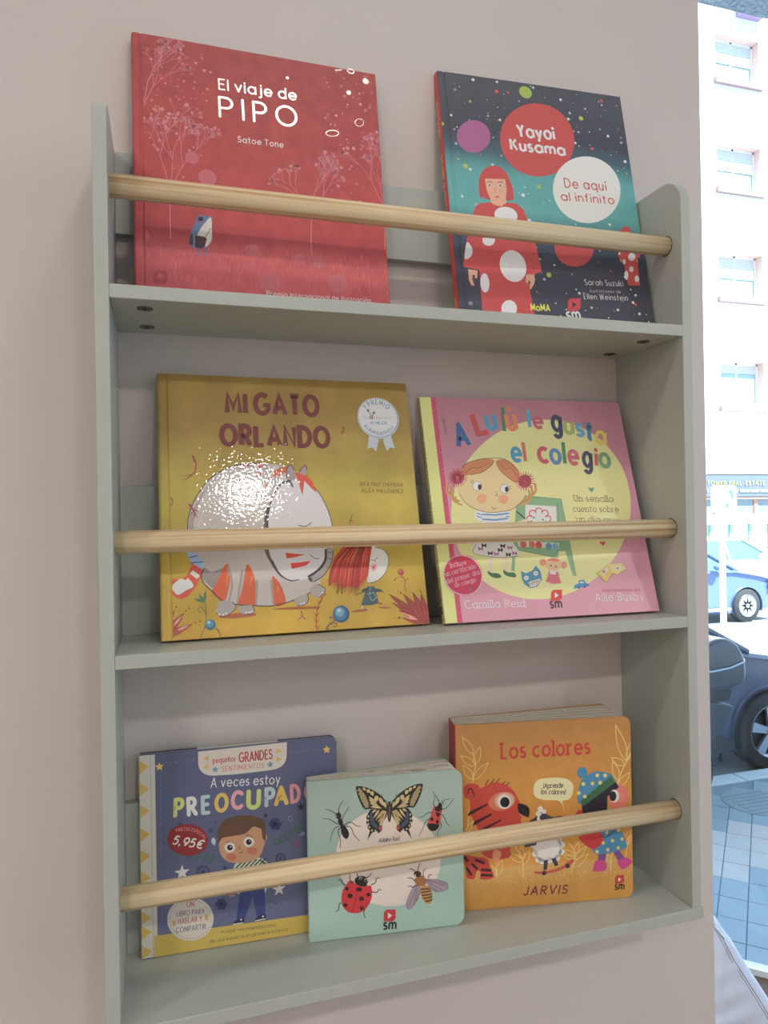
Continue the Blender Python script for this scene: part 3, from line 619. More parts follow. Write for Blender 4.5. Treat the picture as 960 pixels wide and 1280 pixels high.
for x, y in ((186, 740), (180, 700), (180, 660), (184, 620), (198, 580), (215, 545)):
    a.line([(x, y), (x - 18, y - 28)], 6, (160, 64, 50), False, w1=2); a.line([(x, y), (x + 20, y - 28)], 6, (160, 64, 50), False, w1=2)
a.frame(190, 560, 4.0)
a.line([(240, 950), (262, 900), (272, 840), (265, 770)], 3.5, (60, 96, 70)); a.line([(345, 945), (330, 910), (318, 900)], 4, (60, 60, 60)); a.line([(270, 830), (245, 795), (230, 810), (242, 822)], 3, (60, 96, 70))
for q in ((208, 752), (232, 728), (268, 708), (240, 735)): a.leaf((262, 772), q, 14, (72, 118, 84))
a.round_((292, 884), 27, (60, 100, 122)); a.round_((288, 878), 19, (84, 132, 150)); a.round_((284, 872), 8, (140, 178, 188))
for q in ((112, 812), (160, 826), (200, 882), (150, 850)): a.leaf((42, 955), q, 34, (160, 74, 64), outline=(2.5, (104, 44, 44)))
for q in ((104, 830), (150, 838), (186, 886)): a.leaf(((q[0] + 42) // 2 + 12, (q[1] + 950) // 2 - 6), q, 13, (196, 140, 124))
for x, y in ((122, 794), (170, 815), (218, 874), (240, 866), (186, 802)): a.round_((x, y), 4, (110, 40, 40))
a.build('flower_and_leaf_print', prC, fc)
a.frame(360, 640, 5.053)
a.poly([(520, 225), (575, 228), (615, 250), (635, 300), (625, 360), (590, 415), (545, 440), (505, 448), (495, 380)], (206, 196, 188), True); a.line([(545, 225), (600, 238), (634, 290), (625, 360), (590, 415), (545, 442), (505, 448)], 3.5, ink)
a.line([(522, 300), (545, 306), (564, 288)], 3, ink); a.line([(545, 306), (552, 316)], 3, ink)
for i in range(9): a.line([(540, 350), (540 + 24 * math.cos(i * .7), 350 + 26 * math.sin(i * .7))], 5, (196, 82, 74), False)
a.poly([(350, 215), (530, 220), (512, 330), (505, 400), (480, 440), (430, 485), (400, 470), (350, 480), (300, 440), (255, 470), (262, 380), (290, 290)], (176, 56, 44))
rd = random.Random(3)
for i in range(46):
    f = i / 45; x1 = 250 + 258 * f; y1 = 455 + 60 * math.sin(f * 3) - 80 * max(0, f - .8) * 5 * .6 + rd.uniform(-18, 18)
    a.line([(380 + 140 * f, 222), ((380 + 140 * f + x1) / 2 - 22 * (1 - f), 320), (x1, y1)], 4.5, rd.choice([(200, 70, 52), (150, 40, 38), (120, 44, 36), (206, 92, 60), (84, 40, 34)]), w1=1.5, lift=False)
for x in (312, 322, 336, 348): a.line([(x, 455), (x + rd.uniform(-8, 10), 520)], 3, (70, 50, 30))
a.poly([(500, 470), (545, 470), (560, 520), (572, 575), (530, 588), (462, 590), (480, 530)], (62, 88, 92)); a.poly([(470, 488), (500, 478), (500, 500), (462, 512)], (56, 76, 82)); a.poly([(545, 482), (590, 490), (588, 505), (550, 505)], (56, 76, 82))
a.line([(465, 510), (440, 520), (425, 530)], 4, ink); a.line([(590, 495), (604, 508)], 4, ink); a.line([(470, 590), (468, 612), (490, 618)], 7, (206, 180, 160)); a.line([(570, 575), (595, 582)], 7, (150, 60, 50))
a.line([(520, 470), (515, 520), (530, 560), (555, 540)], 2.5, (160, 180, 180)); a.line([(500, 520), (540, 512), (560, 545)], 2.5, (160, 180, 180))
a.build('red_haired_girl_print', prC, fc)
a.poly([(400, 632), (430, 618), (490, 612), (500, 624), (460, 630)], (150, 84, 44), True); a.poly([(570, 602), (600, 596), (650, 604), (610, 612)], (164, 104, 48), True)
a.round_((335, 645), 53, (44, 74, 108)); a.round_((330, 640), 44, (64, 104, 138)); a.round_((326, 632), 28, (104, 144, 168)); a.round_((322, 622), 12, (150, 182, 192))
a.line([(300, 680), (262, 710), (240, 750)], 4.5, (40, 60, 70)); a.line([(262, 712), (300, 700), (308, 718), (285, 728)], 4, (40, 60, 70)); a.line([(290, 676), (264, 662), (268, 682)], 4, (40, 60, 70)); a.line([(262, 710), (238, 735), (262, 744)], 3.5, (40, 60, 70))
a.round_((712, 380), 20, (160, 72, 62)); a.round_((708, 374), 9, (180, 104, 90)); a.line([(716, 400), (740, 438), (736, 470), (742, 505)], 4, (140, 70, 60)); a.line([(740, 435), (756, 425), (752, 412)], 3, (140, 90, 60)); a.line([(724, 412), (690, 412), (674, 428)], 3, (140, 90, 60)); a.round_((674, 428), 5, (120, 50, 40))
for q, ww in (((640, 520), 44), ((662, 575), 34), ((700, 622), 30), ((722, 668), 30), ((728, 518), 48), ((788, 508), 48), ((840, 515), 46), ((884, 570), 26)): a.leaf((885, 712), q, ww, (148, 62, 52), outline=(3, (104, 42, 40)))
for q in ((700, 628), (728, 664)): a.leaf((820, 680), q, 12, (196, 140, 110))
for x, y, r in ((710, 512, 5), (693, 498, 3), (838, 505, 5), (835, 490, 3), (702, 668, 6), (684, 670, 3), (668, 672, 2.5)): a.round_((x, y), r, (96, 40, 36))
a.build('berry_and_leaf_print', prC, fc)
a.frame(260, 470, 3.692); mr_ = (108, 46, 42)
a.text('MI GATO', (78, 168), (516, 182), 88, mr_, .28, flare=.08, gap=.10, space=.3); a.text('ORLANDO', (54, 316), (566, 326), 88, mr_, .28, flare=.08, gap=.09)
a.build('title_lettering', prC, fc)
a.text('BEATRIZ DAPENA', (702, 508), (900, 512), 17, (118, 62, 48), .09); a.text('ÁLEX MELÉNDEZ', (708, 537), (902, 541), 17, (118, 62, 48), .09); a.line([(622, 235), (626, 255), (612, 262)], 5, (146, 78, 46)); a.line([(630, 240), (620, 268)], 4, (146, 78, 46))
a.build('author_lettering', prC, fc)
a.poly([(742, 278), (790, 290), (775, 350), (758, 330), (736, 336)], (176, 182, 188)); a.poly([(802, 290), (842, 272), (862, 335), (840, 330), (826, 348)], (176, 182, 188)); a.poly([(782, 290), (812, 290), (800, 320)], (150, 130, 70))
a.round_((785, 195), 95, (170, 174, 176), 40); a.round_((785, 194), 90, (96, 140, 178), 40); a.round_((784, 193), 88, (196, 198, 198), 40)
bl = (66, 110, 150)
a.text('I PREMIO', (728, 152), (832, 158), 20, bl, .15, sag=24); a.text('AL MEJOR', (748, 222), (826, 225), 12, bl, .16); a.text('ÁLBUM ILUSTRADO', (716, 232), (862, 240), 15, bl, .14, sag=-38, gap=.16)
a.star((738, 160), 9, (60, 60, 60), .4); a.star((765, 170), 9, (60, 60, 60), .4); a.line([(742, 166), (753, 182)], 3, (60, 60, 60), False); a.line([(764, 176), (758, 184)], 3, (60, 60, 60), False)
a.poly([(746, 184), (760, 184), (760, 199), (746, 199)], (70, 60, 50)); a.poly([(749, 187), (757, 187), (757, 196), (749, 196)], (196, 198, 198))
a.text('COMPOSTELA', (722, 198), (844, 200), 9, (140, 106, 62), .14, gap=.9)
a.build('award_rosette', prC, fc, 'round white award rosette with two ribbon tails')

# --- D: pink school book, middle shelf right -----------------------------
GD = .62
o, tf, w, h, t = book('D', 'pink and yellow picture book with a girl painting at an easel, beside the yellow one', 'hardback picture books')
s_ = lambda c, g=GD: plan(c, g)
mD = band_mat('pink_cover', [(0, s_((190, 138, 152))), (.5, s_((188, 134, 150))), (1, s_((160, 112, 122)))], scale=h, noise=.03, rough=.42, coat=.3, coatr=.2)
mDs = band_mat('spine_pattern', [(0, s_((150, 148, 92))), (1, s_((142, 140, 86)))], scale=h, noise=.5, nscale=420)
fc, spn = hardcover(o, w, h, t, mD, mDs)
prD = print_mat('matt_ink', .42, coat=.25); a = Art(tf, GD); a.lim = (.0004, w - .0003, .0003, h - .0003); a.frame(510, 470, 2.595)
yl = (200, 199, 136)
a.add([[(.0004, .0002), (.0062, .0002), (.0062, h - .0002), (.0004, h - .0002)], [(.0062, .0002), (.0135, .0002), (.0135, h - .0002), (.0062, h - .0002)]], (196, 198, 124))
a.z += 1e-5; a.add([[(.0135, .0002), (.0190, .0002), (.0190, h - .0002), (.0135, h - .0002)]], (186, 72, 102)); rd = random.Random(5)
for i in range(150):
    u, v, r = rd.uniform(.0142, .0183), rd.uniform(.002, h - .002), rd.uniform(.0003, .0007); a.add([[(u + r * math.cos(k), v + r * math.sin(k)) for k in range(0, 6)]], (212, 130, 150), False)
a.z += 1e-5
a.disc((431, 433), 285, yl, 298, rot=45, n=64)
rd = random.Random(9)
for i in range(260):
    an, rr = rd.uniform(0, 6.28), rd.uniform(0, 255); x, y = 431 + rr * math.cos(an), 433 + rr * math.sin(an); a.round_((x, y), rd.uniform(1.2, 3), (208, 208, 152), 8, lift=False)
a.build('yellow_disc_and_border', prD, fc)
a.frame(540, 560, 4.8)
# easel
gn, gnd = (120, 158, 120), (66, 104, 84)
a.poly([(508, 290), (560, 284), (775, 306), (806, 470), (840, 640), (865, 768), (846, 768), (800, 620), (760, 620), (755, 660), (728, 655), (500, 610), (495, 740), (475, 735), (486, 600)], gn)
a.poly([(560, 340), (745, 350), (750, 470), (560, 466)], (206, 200, 196)); a.poly([(600, 560), (760, 570), (762, 605), (520, 590), (512, 560)], (214, 206, 190))
a.line([(508, 290), (775, 306), (865, 768)], 2.5, gnd, False); a.line([(500, 610), (728, 655), (760, 600)], 2.5, gnd, False); a.line([(755, 330), (760, 470)], 2.5, gnd, False)
for i, (x, y) in enumerate(((548, 578), (600, 580), (640, 582), (700, 590), (740, 592))): a.round_((x, y), 20, [(196, 90, 84), (200, 110, 90), (190, 80, 80), (92, 140, 170), (110, 160, 176)][i])
for k in range(8):
    an = k * math.pi / 4; a.disc((640 + 52 * math.cos(an), 426 + 46 * math.sin(an)), 20, (190, 66, 80), ring=6)
a.disc((640, 426), 42, (206, 200, 196), 38); a.disc((610, 418), 6, (70, 140, 130)); a.disc((666, 430), 6, (70, 140, 130))
a.line([(506, 380), (545, 412), (596, 462)], 8, (60, 50, 50))
a.build('easel_print', prD, fc)
# legs, skirt, top
sk = (214, 180, 132); ink2 = (84, 62, 50)
a.poly([(332, 655), (364, 655), (362, 740), (392, 766), (372, 772), (336, 745)], (216, 190, 160)); a.poly([(428, 655), (460, 655), (462, 735), (492, 762), (470, 770), (430, 740)], (216, 190, 160))
a.poly([(334, 738), (360, 750), (395, 752), (416, 770), (404, 780), (370, 778), (340, 758)], (64, 104, 66), True); a.poly([(428, 730), (455, 746), (490, 748), (506, 766), (495, 776), (455, 770), (432, 755)], (64, 104, 66), True)
a.poly([(264, 570), (460, 568), (500, 590), (520, 622), (515, 650), (400, 655), (300, 645), (246, 625)], (210, 198, 192), True)
for x, y, c in ((292, 605, (160, 100, 140)), (350, 632, (40, 36, 44)), (312, 585, (40, 36, 44)), (386, 636, (160, 100, 140)), (425, 588, (40, 36, 44)), (410, 612, (60, 50, 60)), (468, 598, (160, 100, 140)), (458, 640, (40, 36, 44)), (496, 632, (160, 100, 140))):
    a.poly([(x - 16, y - 14), (x, y - 3), (x + 15, y - 14), (x + 12, y + 14), (x, y + 3), (x - 13, y + 13)], c)
a.line([(264, 575), (246, 625), (300, 645), (400, 656), (515, 650)], 2.5, ink2)
a.poly([(262, 430), (240, 475), (262, 478), (290, 435)], (214, 192, 160)); a.poly([(462, 430), (500, 446), (560, 425), (575, 435), (560, 452), (500, 462), (462, 450)], (214, 192, 160), True)
a.poly([(300, 385), (440, 378), (458, 470), (300, 474)], (208, 206, 206)); a.poly([(266, 378), (300, 375), (310, 430), (272, 434), (258, 410)], (208, 206, 206), True); a.poly([(438, 376), (462, 380), (470, 415), (460, 440), (440, 425)], (208, 206, 206), True)
for y in (398, 428, 460): a.line([(302, y), (380, y + 4), (456, y - 6)], 9, (88, 136, 172), False)
for y in (392, 410): a.line([(268, y), (302, y + 10)], 6, (88, 136, 172), False); a.line([(442, y), (466, y + 2)], 6, (88, 136, 172), False)
# head
for cx, cy, s in ((148, 290, 1), (562, 290, -1)):
    for dx, dy in ((0, 0), (-20 * s, -20), (15 * s, 22)): a.line([(cx - 35 * s + dx, cy - 60 + dy), (cx - 40 * s + dx, cy - 10 + dy), (cx - 10 * s + dx, cy + 20 + dy), (cx + 20 * s + dx, cy + 30 + dy)], 13, (184, 140, 78)); a.line([(cx - 30 * s + dx, cy - 60 + dy), (cx - 34 * s + dx, cy - 10 + dy), (cx - 4 * s + dx, cy + 12 + dy)], 2, ink2)
a.poly([(140, 200), (180, 120), (250, 80), (340, 66), (440, 76), (510, 120), (560, 200), (572, 260), (540, 320), (480, 368), (400, 384), (320, 384), (240, 356), (190, 318), (160, 270)], sk, True)
a.line([(160, 270), (190, 318), (240, 356), (320, 384), (400, 384), (480, 368), (540, 320), (560, 285)], 3, ink2)
a.poly([(168, 140), (200, 98), (260, 74), (340, 64), (372, 80), (350, 110), (300, 145), (230, 160), (190, 165)], (184, 120, 78), True); a.poly([(386, 80), (430, 68), (480, 92), (520, 140), (528, 180), (500, 208), (440, 165), (402, 125)], (184, 120, 78), True)
a.line([(372, 80), (350, 110), (300, 145), (230, 160)], 3, ink2); a.line([(386, 80), (402, 125), (440, 165), (500, 208)], 3, ink2); a.line([(200, 150), (240, 118), (280, 120), (330, 92)], 2.5, ink2); a.line([(410, 90), (440, 130), (470, 120), (510, 165)], 2.5, ink2); a.line([(168, 140), (200, 98), (260, 74), (340, 62), (440, 70), (520, 140)], 3, ink2)
for x, y, px_, py_ in ((270, 228, 286, 234), (436, 246, 448, 248)): a.disc((x, y), 27, (216, 212, 204), 28); a.disc((x, y), 27, ink2, 28, ring=2); a.disc((px_, py_), 11, (56, 44, 40), 17)
for p in (([240, 212], [232, 196]), ([248, 204], [244, 190]), ([462, 236], [474, 226]), ([464, 246], [476, 244])): a.line(p, 2.5, ink2, False)
a.disc((300, 304), 30, (206, 146, 110), 28); a.disc((428, 308), 30, (206, 146, 110), 28); a.line([(386, 264), (390, 284), (380, 286)], 3, ink2); a.line([(357, 350), (370, 368), (384, 358)], 3, ink2)
for cx, cy in ((152, 178), (556, 200)):
    a.disc((cx, cy), 40, (178, 82, 92))
    for k in range(22):
        an = k * 2 * math.pi / 22; a.line([(cx + 12 * math.cos(an), cy + 12 * math.sin(an)), (cx + 58 * math.cos(an), cy + 56 * math.sin(an))], 5, [(190, 88, 98), (170, 66, 82)][k % 2], False, lift=False)
a.build('painting_girl_print', prD, fc)
# owl, doll, car, open book
a.poly([(534, 738), (560, 752), (600, 738), (622, 706), (650, 738), (660, 790), (630, 832), (590, 842), (556, 820), (538, 780)], (72, 128, 156)); a.disc((565, 780), 14, (206, 200, 190)); a.disc((622, 752), 14, (206, 200, 190)); a.disc((565, 780), 4, ink2); a.disc((622, 752), 4, ink2)
a.poly([(578, 805), (648, 782), (652, 800), (620, 830), (588, 836)], (208, 190, 170)); a.line([(582, 818), (650, 795)], 2, ink2, False)
for x in range(590, 645, 12): a.line([(x, 832 - (x - 590) * .4), (x - 3, 806 - (x - 590) * .3)], 2, ink2, False)
a.disc((665, 686), 20, (206, 130, 110)); a.disc((790, 702), 20, (206, 130, 110)); a.disc((728, 700), 48, (212, 170, 130), 38); a.poly([(690, 675), (728, 660), (770, 676), (740, 680)], (200, 110, 100), True); a.disc((712, 706), 5, ink2); a.disc((742, 712), 5, ink2)
a.poly([(700, 738), (756, 742), (764, 780), (776, 812), (722, 815), (682, 800), (694, 770)], (190, 96, 110)); a.poly([(708, 735), (745, 738), (742, 760), (706, 756)], (206, 200, 186)); a.line([(700, 745), (680, 765)], 6, (212, 180, 140), False); a.line([(756, 748), (778, 762)], 6, (212, 180, 140), False); a.line([(696, 806), (672, 836)], 8, (206, 190, 170), False); a.line([(724, 815), (706, 848)], 8, (206, 190, 170), False)
a.frame(640, 690, 4.8)
a.poly([(372, 214), (376, 198), (398, 190), (402, 172), (430, 168), (442, 186), (456, 190), (456, 206), (370, 220)], (72, 128, 170), True); a.disc((400, 214), 7, (50, 80, 110)); a.disc((436, 208), 7, (50, 80, 110)); a.poly([(408, 178), (426, 175), (430, 186), (406, 188)], (190, 200, 200))
a.poly([(503, 128), (575, 74), (605, 126), (566, 182)], (208, 176, 96)); a.poly([(578, 76), (655, 66), (682, 104), (628, 138), (604, 126)], (206, 190, 120)); a.poly([(528, 122), (572, 86), (582, 108), (545, 142)], (210, 200, 180)); a.disc((632, 98), 20, (214, 206, 180), 14); a.disc((632, 98), 8, (150, 120, 150), 6); a.disc((550, 118), 9, (180, 110, 90))
a.line([(503, 128), (566, 182), (605, 126), (628, 138), (682, 104)], 2, (110, 90, 60), False)
a.build('toys_print', prD, fc)
a.frame(560, 490, 3.556)
L = [('A', 40, 250, 102, 242, 110, (58, 96, 142)), ('L', 122, 196, 192, 184, 100, (178, 72, 72)), ('u', 172, 172, 222, 170, 92, (70, 142, 176)), ('l', 238, 180, 260, 178, 112, (74, 124, 90)), ('ú', 262, 174, 312, 172, 96, (204, 122, 84)),
     ('l', 350, 162, 374, 164, 84, (84, 150, 182)), ('e', 380, 166, 428, 166, 66, (178, 90, 112)), ('g', 462, 176, 508, 180, 92, (62, 66, 96)), ('u', 512, 186, 562, 194, 78, (146, 164, 96)), ('s', 566, 198, 608, 204, 70, (92, 150, 176)), ('t', 610, 214, 650, 220, 80, (70, 128, 160)), ('a', 652, 232, 704, 242, 76, (204, 186, 90)),
     ('e', 284, 314, 332, 314, 84, (70, 142, 176)), ('l', 328, 314, 356, 312, 90, (186, 102, 88)), ('c', 400, 316, 452, 318, 88, (184, 80, 96)), ('o', 456, 322, 508, 322, 84, (80, 130, 170)), ('l', 506, 324, 530, 326, 100, (74, 124, 90)), ('e', 536, 326, 586, 328, 84, (184, 92, 112)), ('g', 598, 334, 642, 340, 88, (66, 62, 92)), ('i', 650, 334, 664, 334, 84, (186, 92, 84)), ('o', 674, 338, 726, 340, 82, (110, 150, 118))]
for ch, x0, y0, x1, y1, hh, c in L:
    if ch in 'li': a.line([(x0 + (4 if ch == 'l' else 8), y0 - hh * (1 if ch == 'l' else .7)), ((x0 + x1) / 2 + 2, y0 - 6)], 15, c, False)
    else: a.text(ch, (x0, y0 - 7), (x1, y1 - 7), hh * (.86 if ch in 'AL' else .98), c, .24)
    if ch == 'i': a.round_((656, 258), 8, c)
a.build('title_lettering', prD, fc, 'large multicoloured title letters')
tc_ = (116, 92, 76)
a.text('Un sencillo', (560, 486), (736, 488), 26, tc_, .09, 's'); a.text('cuento sobre', (556, 532), (760, 534), 26, tc_, .09, 's'); a.text('un día muy', (572, 578), (760, 582), 26, tc_, .09, 's')
a.poly([(622, 428), (630, 424), (636, 430), (643, 424), (649, 430), (638, 446)], (84, 150, 120)); a.frame(510, 470, 2.595); a.poly([(620, 540), (626, 536), (631, 540), (636, 536), (641, 541), (632, 552)], (190, 80, 104))
a.text('Camilla Reid', (184, 754), (380, 748), 24, (220, 204, 204), .11, 's'); a.text('Ailie Busby', (608, 730), (766, 726), 24, (220, 204, 204), .11, 's'); a.text('ilustraciones de', (632, 700), (752, 698), 11, (178, 88, 110), .10)
a.text('4ª EDICIÓN', (126, 192), (117, 138), 6, (90, 70, 74), .12)
sm_logo(a, 481, 711, 36, (192, 62, 56), (60, 48, 46), (214, 206, 190))
a.build('credits_lettering', prD, fc)
a.round_((178, 646), 64, (214, 170, 178), 48); a.round_((178, 646), 61, (182, 44, 78), 48)
for k in range(48): an = k * math.pi / 24; a.disc((178 + 62 * math.cos(an), 646 + 66 * math.sin(an)), 1.6, (182, 44, 78), n=6, lift=False)
for tx, x0, y0, x1, y1 in (('Incluye', 138, 622, 190, 610), ('un certificado', 122, 650, 222, 622), ('del primer día', 126, 674, 232, 642), ('de colegio.', 152, 686, 224, 666)): a.text(tx, (x0, y0), (x1, y1), 14, (220, 170, 180), .11, 's')
a.poly([(192, 690), (197, 686), (201, 689), (206, 686), (209, 691), (202, 699)], (130, 92, 106))
a.build('round_seal', prD, fc, 'round magenta seal with pale lettering')
q = Art(None, GD, 'side'); q.z = .00075; rd = random.Random(2)
for i in range(60):
    v = .02 + i * .0038; q.add([[(.0035, v), (.0055, v + .0005), (.0053, v + .0022), (.0037, v + .0018)]], rd.choice([(84, 70, 52), (60, 54, 50), (110, 90, 60)]), False)
q.add([[(.002, .022), (.007, .022), (.007, .034), (.002, .034)]], (160, 70, 60)); q.add([[(.002, .010), (.007, .010), (.007, .018), (.002, .018)]], (50, 46, 44)); q.build('spine_pattern_print', prD, spn)

# --- E: blue board book, bottom shelf left -------------------------------
GE = .60
o, tf, w, h, t = book('E', 'blue board book with a worried boy and yellow bunting border, left on the bottom shelf', 'board books')
s_ = lambda c, g=GE: plan(c, g)
bluem = band_mat('blue_cover', [(0, s_((92, 96, 124))), (1, s_((82, 86, 112)))], scale=h, noise=.03, rough=.5)
darkblue = mat('blue_board_edge', (86, 90, 118), .55)
bm = bmesh.new(); prof = rrect(0, w, 0, h, .007); prism(bm, [(u, v) for u, v in prof], 'y', 0, .002)
fc = bevel(bm_obj('front_cover', bm, bluem, o), .0004, 1)
board('page_board', w - .003, h - .003, .006, .0022, .0026, 0, boardp, o, v0=.002, u0=.002)
board('page_board', w - .002, h - .001, .006, .0050, .0018, 0, boardp, o, v0=.001, u0=.001)
board('back_cover', w, h, .007, .0070, .0019, 0, darkblue, o)
bm = bmesh.new(); prism(bm, [(-.0005, .0012), (.0006, .0004), (.0012, .0080), (-.0003, .0076)], 'z', .0006, h - .0006); bm_obj('spine', bm, boardp, o)
boxo('white_page_edge', .055, .135, .0005, .0070, h - .0004, h + .0002, boardp, o)
prE = print_mat('board_ink', .5); a = Art(tf, GE); a.lim = (.0003, w - .0003, .0003, h - .0003)
bx = lambda u0, v0, u1, v1: [(u0, v0), (u1, v0), (u1, v1), (u0, v1)]
a.add([bx(.0004, .0006, .0150, h - .0006)], s_((184, 178, 166)), raw=True)
a.add([bx(.0105, .0006, .0112, h - .0006)], s_((160, 154, 146)), raw=True)
a.frame(120, 890, 3.0)
for y in (205, 288, 370, 458, 540, 620, 770, 825, 898): a.poly([(156 + (y - 200) * .018, y - 22), (188 + (y - 200) * .02, y - 6), (197 + (y - 200) * .018, y + 2), (185 + (y - 200) * .018, y + 10), (158 + (y - 200) * .018, y + 30)], (184, 154, 72))
a.poly([(217, 840), (905, 745), (905, 830), (219, 924)], (180, 156, 70))
a.build('bunting_border', prE, fc)
a.poly([(383, 149), (383, 190), (385, 206), (392, 220), (404, 231), (420, 237), (440, 239), (520, 234), (640, 220), (674, 214), (694, 205), (706, 193), (713, 178), (715, 160), (716, 113)], (186, 178, 168))
for x, y, s in ((412, 174, 1), (412, 206, 1), (688, 146, -1), (688, 178, -1)): a.poly([(x - 11 * s, y), (x + 11 * s, y - 12), (x + 11 * s, y + 10)], (190, 160, 76))
a.star((447, 216), 13, (98, 128, 148), .5); a.star((653, 197), 13, (98, 128, 148), .5)
rd_ = (158, 46, 44)
a.text('pequeños', (438, 192), (523, 184), 20, rd_, .16, 'r'); a.text('GRANDES', (536, 188), (662, 174), 34, rd_, .17, 'r', gap=.14); a.text('SENTIMIENTOS', (471, 222), (631, 208), 17, (176, 84, 74), .12, 'r', gap=.26)
a.build('series_lettering', prE, fc)
wh = (206, 198, 190)
a.text('A veces estoy', (430, 282), (690, 268), 34, wh, .13, 'r')
for ch, x0, y0, x1, y1, c in (('P', 290, 389, 330, 386, (186, 190, 106)), ('R', 342, 386, 381, 380, (204, 196, 190)), ('E', 395, 380, 428, 376, (160, 178, 180)), ('O', 444, 372, 496, 368, (202, 168, 86)), ('C', 506, 362, 552, 358, (206, 142, 146)), ('U', 562, 360, 618, 356, (178, 188, 104)), ('P', 632, 350, 672, 346, (160, 178, 180)), ('A', 668, 346, 722, 340, (206, 166, 78)), ('D', 730, 338, 768, 332, (206, 138, 140)), ('O', 780, 330, 830, 326, (206, 142, 146))):
    a.text(ch, (x0, y0), (x1, y1), 60, c, .28, cap=True)
a.build('title_lettering', prE, fc, 'chunky pastel title letters')
a.text('Incluye recomendaciones', (470, 830), (674, 804), 13, (70, 62, 56), .10, 'r'); a.text('de una experta en primera infancia', (426, 866), (718, 820), 13, (70, 62, 56), .10, 'r')
a.build('small_lettering', prE, fc)
nv = (56, 62, 100)
for x, y, r, c, k in ((238, 205, 17, (200, 166, 84), .5), (865, 141, 16, (200, 166, 84), .5), (323, 602, 30, (196, 190, 184), .4), (686, 664, 27, (190, 184, 180), .4), (316, 420, 12, nv, .4), (430, 443, 12, nv, .45), (636, 388, 10, (40, 44, 66), .4), (768, 356, 18, (40, 44, 66), .4), (752, 495, 18, (110, 76, 100), .42), (484, 585, 14, nv, .4), (632, 535, 9, (110, 76, 100), .4), (504, 762, 10, (90, 80, 106), .4), (765, 556, 14, (40, 44, 66), .4)): a.star((x, y), r, c, k)
for cx, cy, R_ in ((672, 420, 24), (470, 720, 22)):
    for k in range(6): an = k * 1.047; a.disc((cx + R_ * .62 * math.cos(an), cy + R_ * .6 * math.sin(an)), R_ * .42, nv, lift=False)
    a.round_((cx, cy), R_ * .3, (40, 44, 72))
for cx, cy in ((402, 600), (692, 548), (728, 400)):
    R_ = 28 if cx < 500 else 21
    if cx == 728: R_ = 10
    for k in range(16): an = k * math.pi / 8; a.line([(cx + R_ * .55 * math.cos(an), cy + R_ * .55 * math.sin(an)), (cx + R_ * math.cos(an), cy + R_ * math.sin(an))], 4 if R_ > 12 else 1.5, (44, 48, 70) if R_ > 12 else (130, 136, 160), False, lift=False)
    a.round_((cx, cy), R_ * .3, nv)
for x, y in ((448, 412), (460, 438), (700, 415), (768, 605), (652, 732), (674, 717), (690, 470), (458, 595)): a.round_((x, y), 3.5, nv, 10)
gl = (66, 96, 88)
a.line([(648, 505), (700, 482), (770, 430)], 3, gl); a.line([(345, 545), (400, 540), (450, 560)], 3, gl)
for x, y in ((665, 495), (685, 486), (705, 474), (725, 462), (745, 448), (760, 436)): a.leaf((x, y), (x + 6, y - 24), 12, gl); a.leaf((x, y), (x + 24, y + 2), 11, gl)
for x, y in ((360, 540), (385, 540), (412, 546), (436, 556)): a.leaf((x, y), (x + 8, y - 22), 14, gl); a.leaf((x, y), (x - 14, y + 14), 13, gl)
a.leaf((438, 470), (444, 502), 16, (170, 180, 190)); a.leaf((765, 462), (785, 450), 14, (130, 140, 165))
for p0, p1, n in (((243, 215), (243, 560), 14), ((250, 194), (380, 178), 6), ((725, 152), (850, 136), 6), ((873, 165), (873, 230), 3), ((246, 640), (248, 820), 7)):
    for i in range(n):
        f, g = i / n, (i + .55) / n; a.line([(p0[0] + (p1[0] - p0[0]) * f, p0[1] + (p1[1] - p0[1]) * f), (p0[0] + (p1[0] - p0[0]) * g, p0[1] + (p1[1] - p0[1]) * g)], 1.4, (140, 118, 126), False, lift=False)
a.build('stars_and_sprigs_print', prE, fc)
# the boy
a.poly([(520, 572), (560, 550), (612, 545), (648, 575), (640, 620), (630, 680), (530, 680), (518, 620)], (176, 186, 160), True)
for i in range(6): a.line([(524 + i * 15, 586), (552 + i * 17, 558 - i * 2)], 5, (40, 62, 56), False)
for i in range(4): a.line([(614 + i * 9, 552 + i * 6), (636 + i * 9, 574 + i * 5)], 4, (40, 62, 56), False)
a.poly([(540, 668), (632, 662), (636, 765), (604, 772), (588, 690), (556, 780), (526, 776)], (52, 62, 112)); a.poly([(514, 790), (530, 778), (552, 774), (554, 788), (520, 797)], (36, 40, 66), True); a.poly([(596, 778), (610, 766), (634, 758), (634, 774), (604, 783)], (36, 40, 66), True)
a.line([(514, 796), (552, 790)], 4, (190, 184, 180), False); a.line([(596, 783), (634, 775)], 4, (190, 184, 180), False); a.round_((544, 778), 3.5, (196, 190, 184)); a.round_((626, 766), 3.5, (196, 190, 184))
a.line([(500, 690), (522, 686)], 5, (186, 120, 84), False)
fce = (178, 134, 100)
a.poly([(462, 480), (470, 440), (540, 420), (625, 440), (636, 470), (620, 530), (590, 556), (540, 566), (495, 560), (466, 530)], fce, True); a.disc((632, 470), 9, fce, 14)
a.poly([(458, 490), (458, 440), (480, 406), (530, 388), (590, 390), (632, 412), (636, 480), (624, 470), (618, 436), (590, 430), (560, 455), (510, 465), (475, 472)], (96, 70, 54), True)
for i in range(16): x = 470 + i * 10; a.line([(x, 440 - 20 * math.sin(i / 5)), (x + 16, 408 - 14 * math.sin(i / 5))], 1.6, (78, 56, 44), False, lift=False)
a.disc((507, 544), 20, (176, 106, 84), 14); a.disc((586, 520), 20, (176, 106, 84), 14)
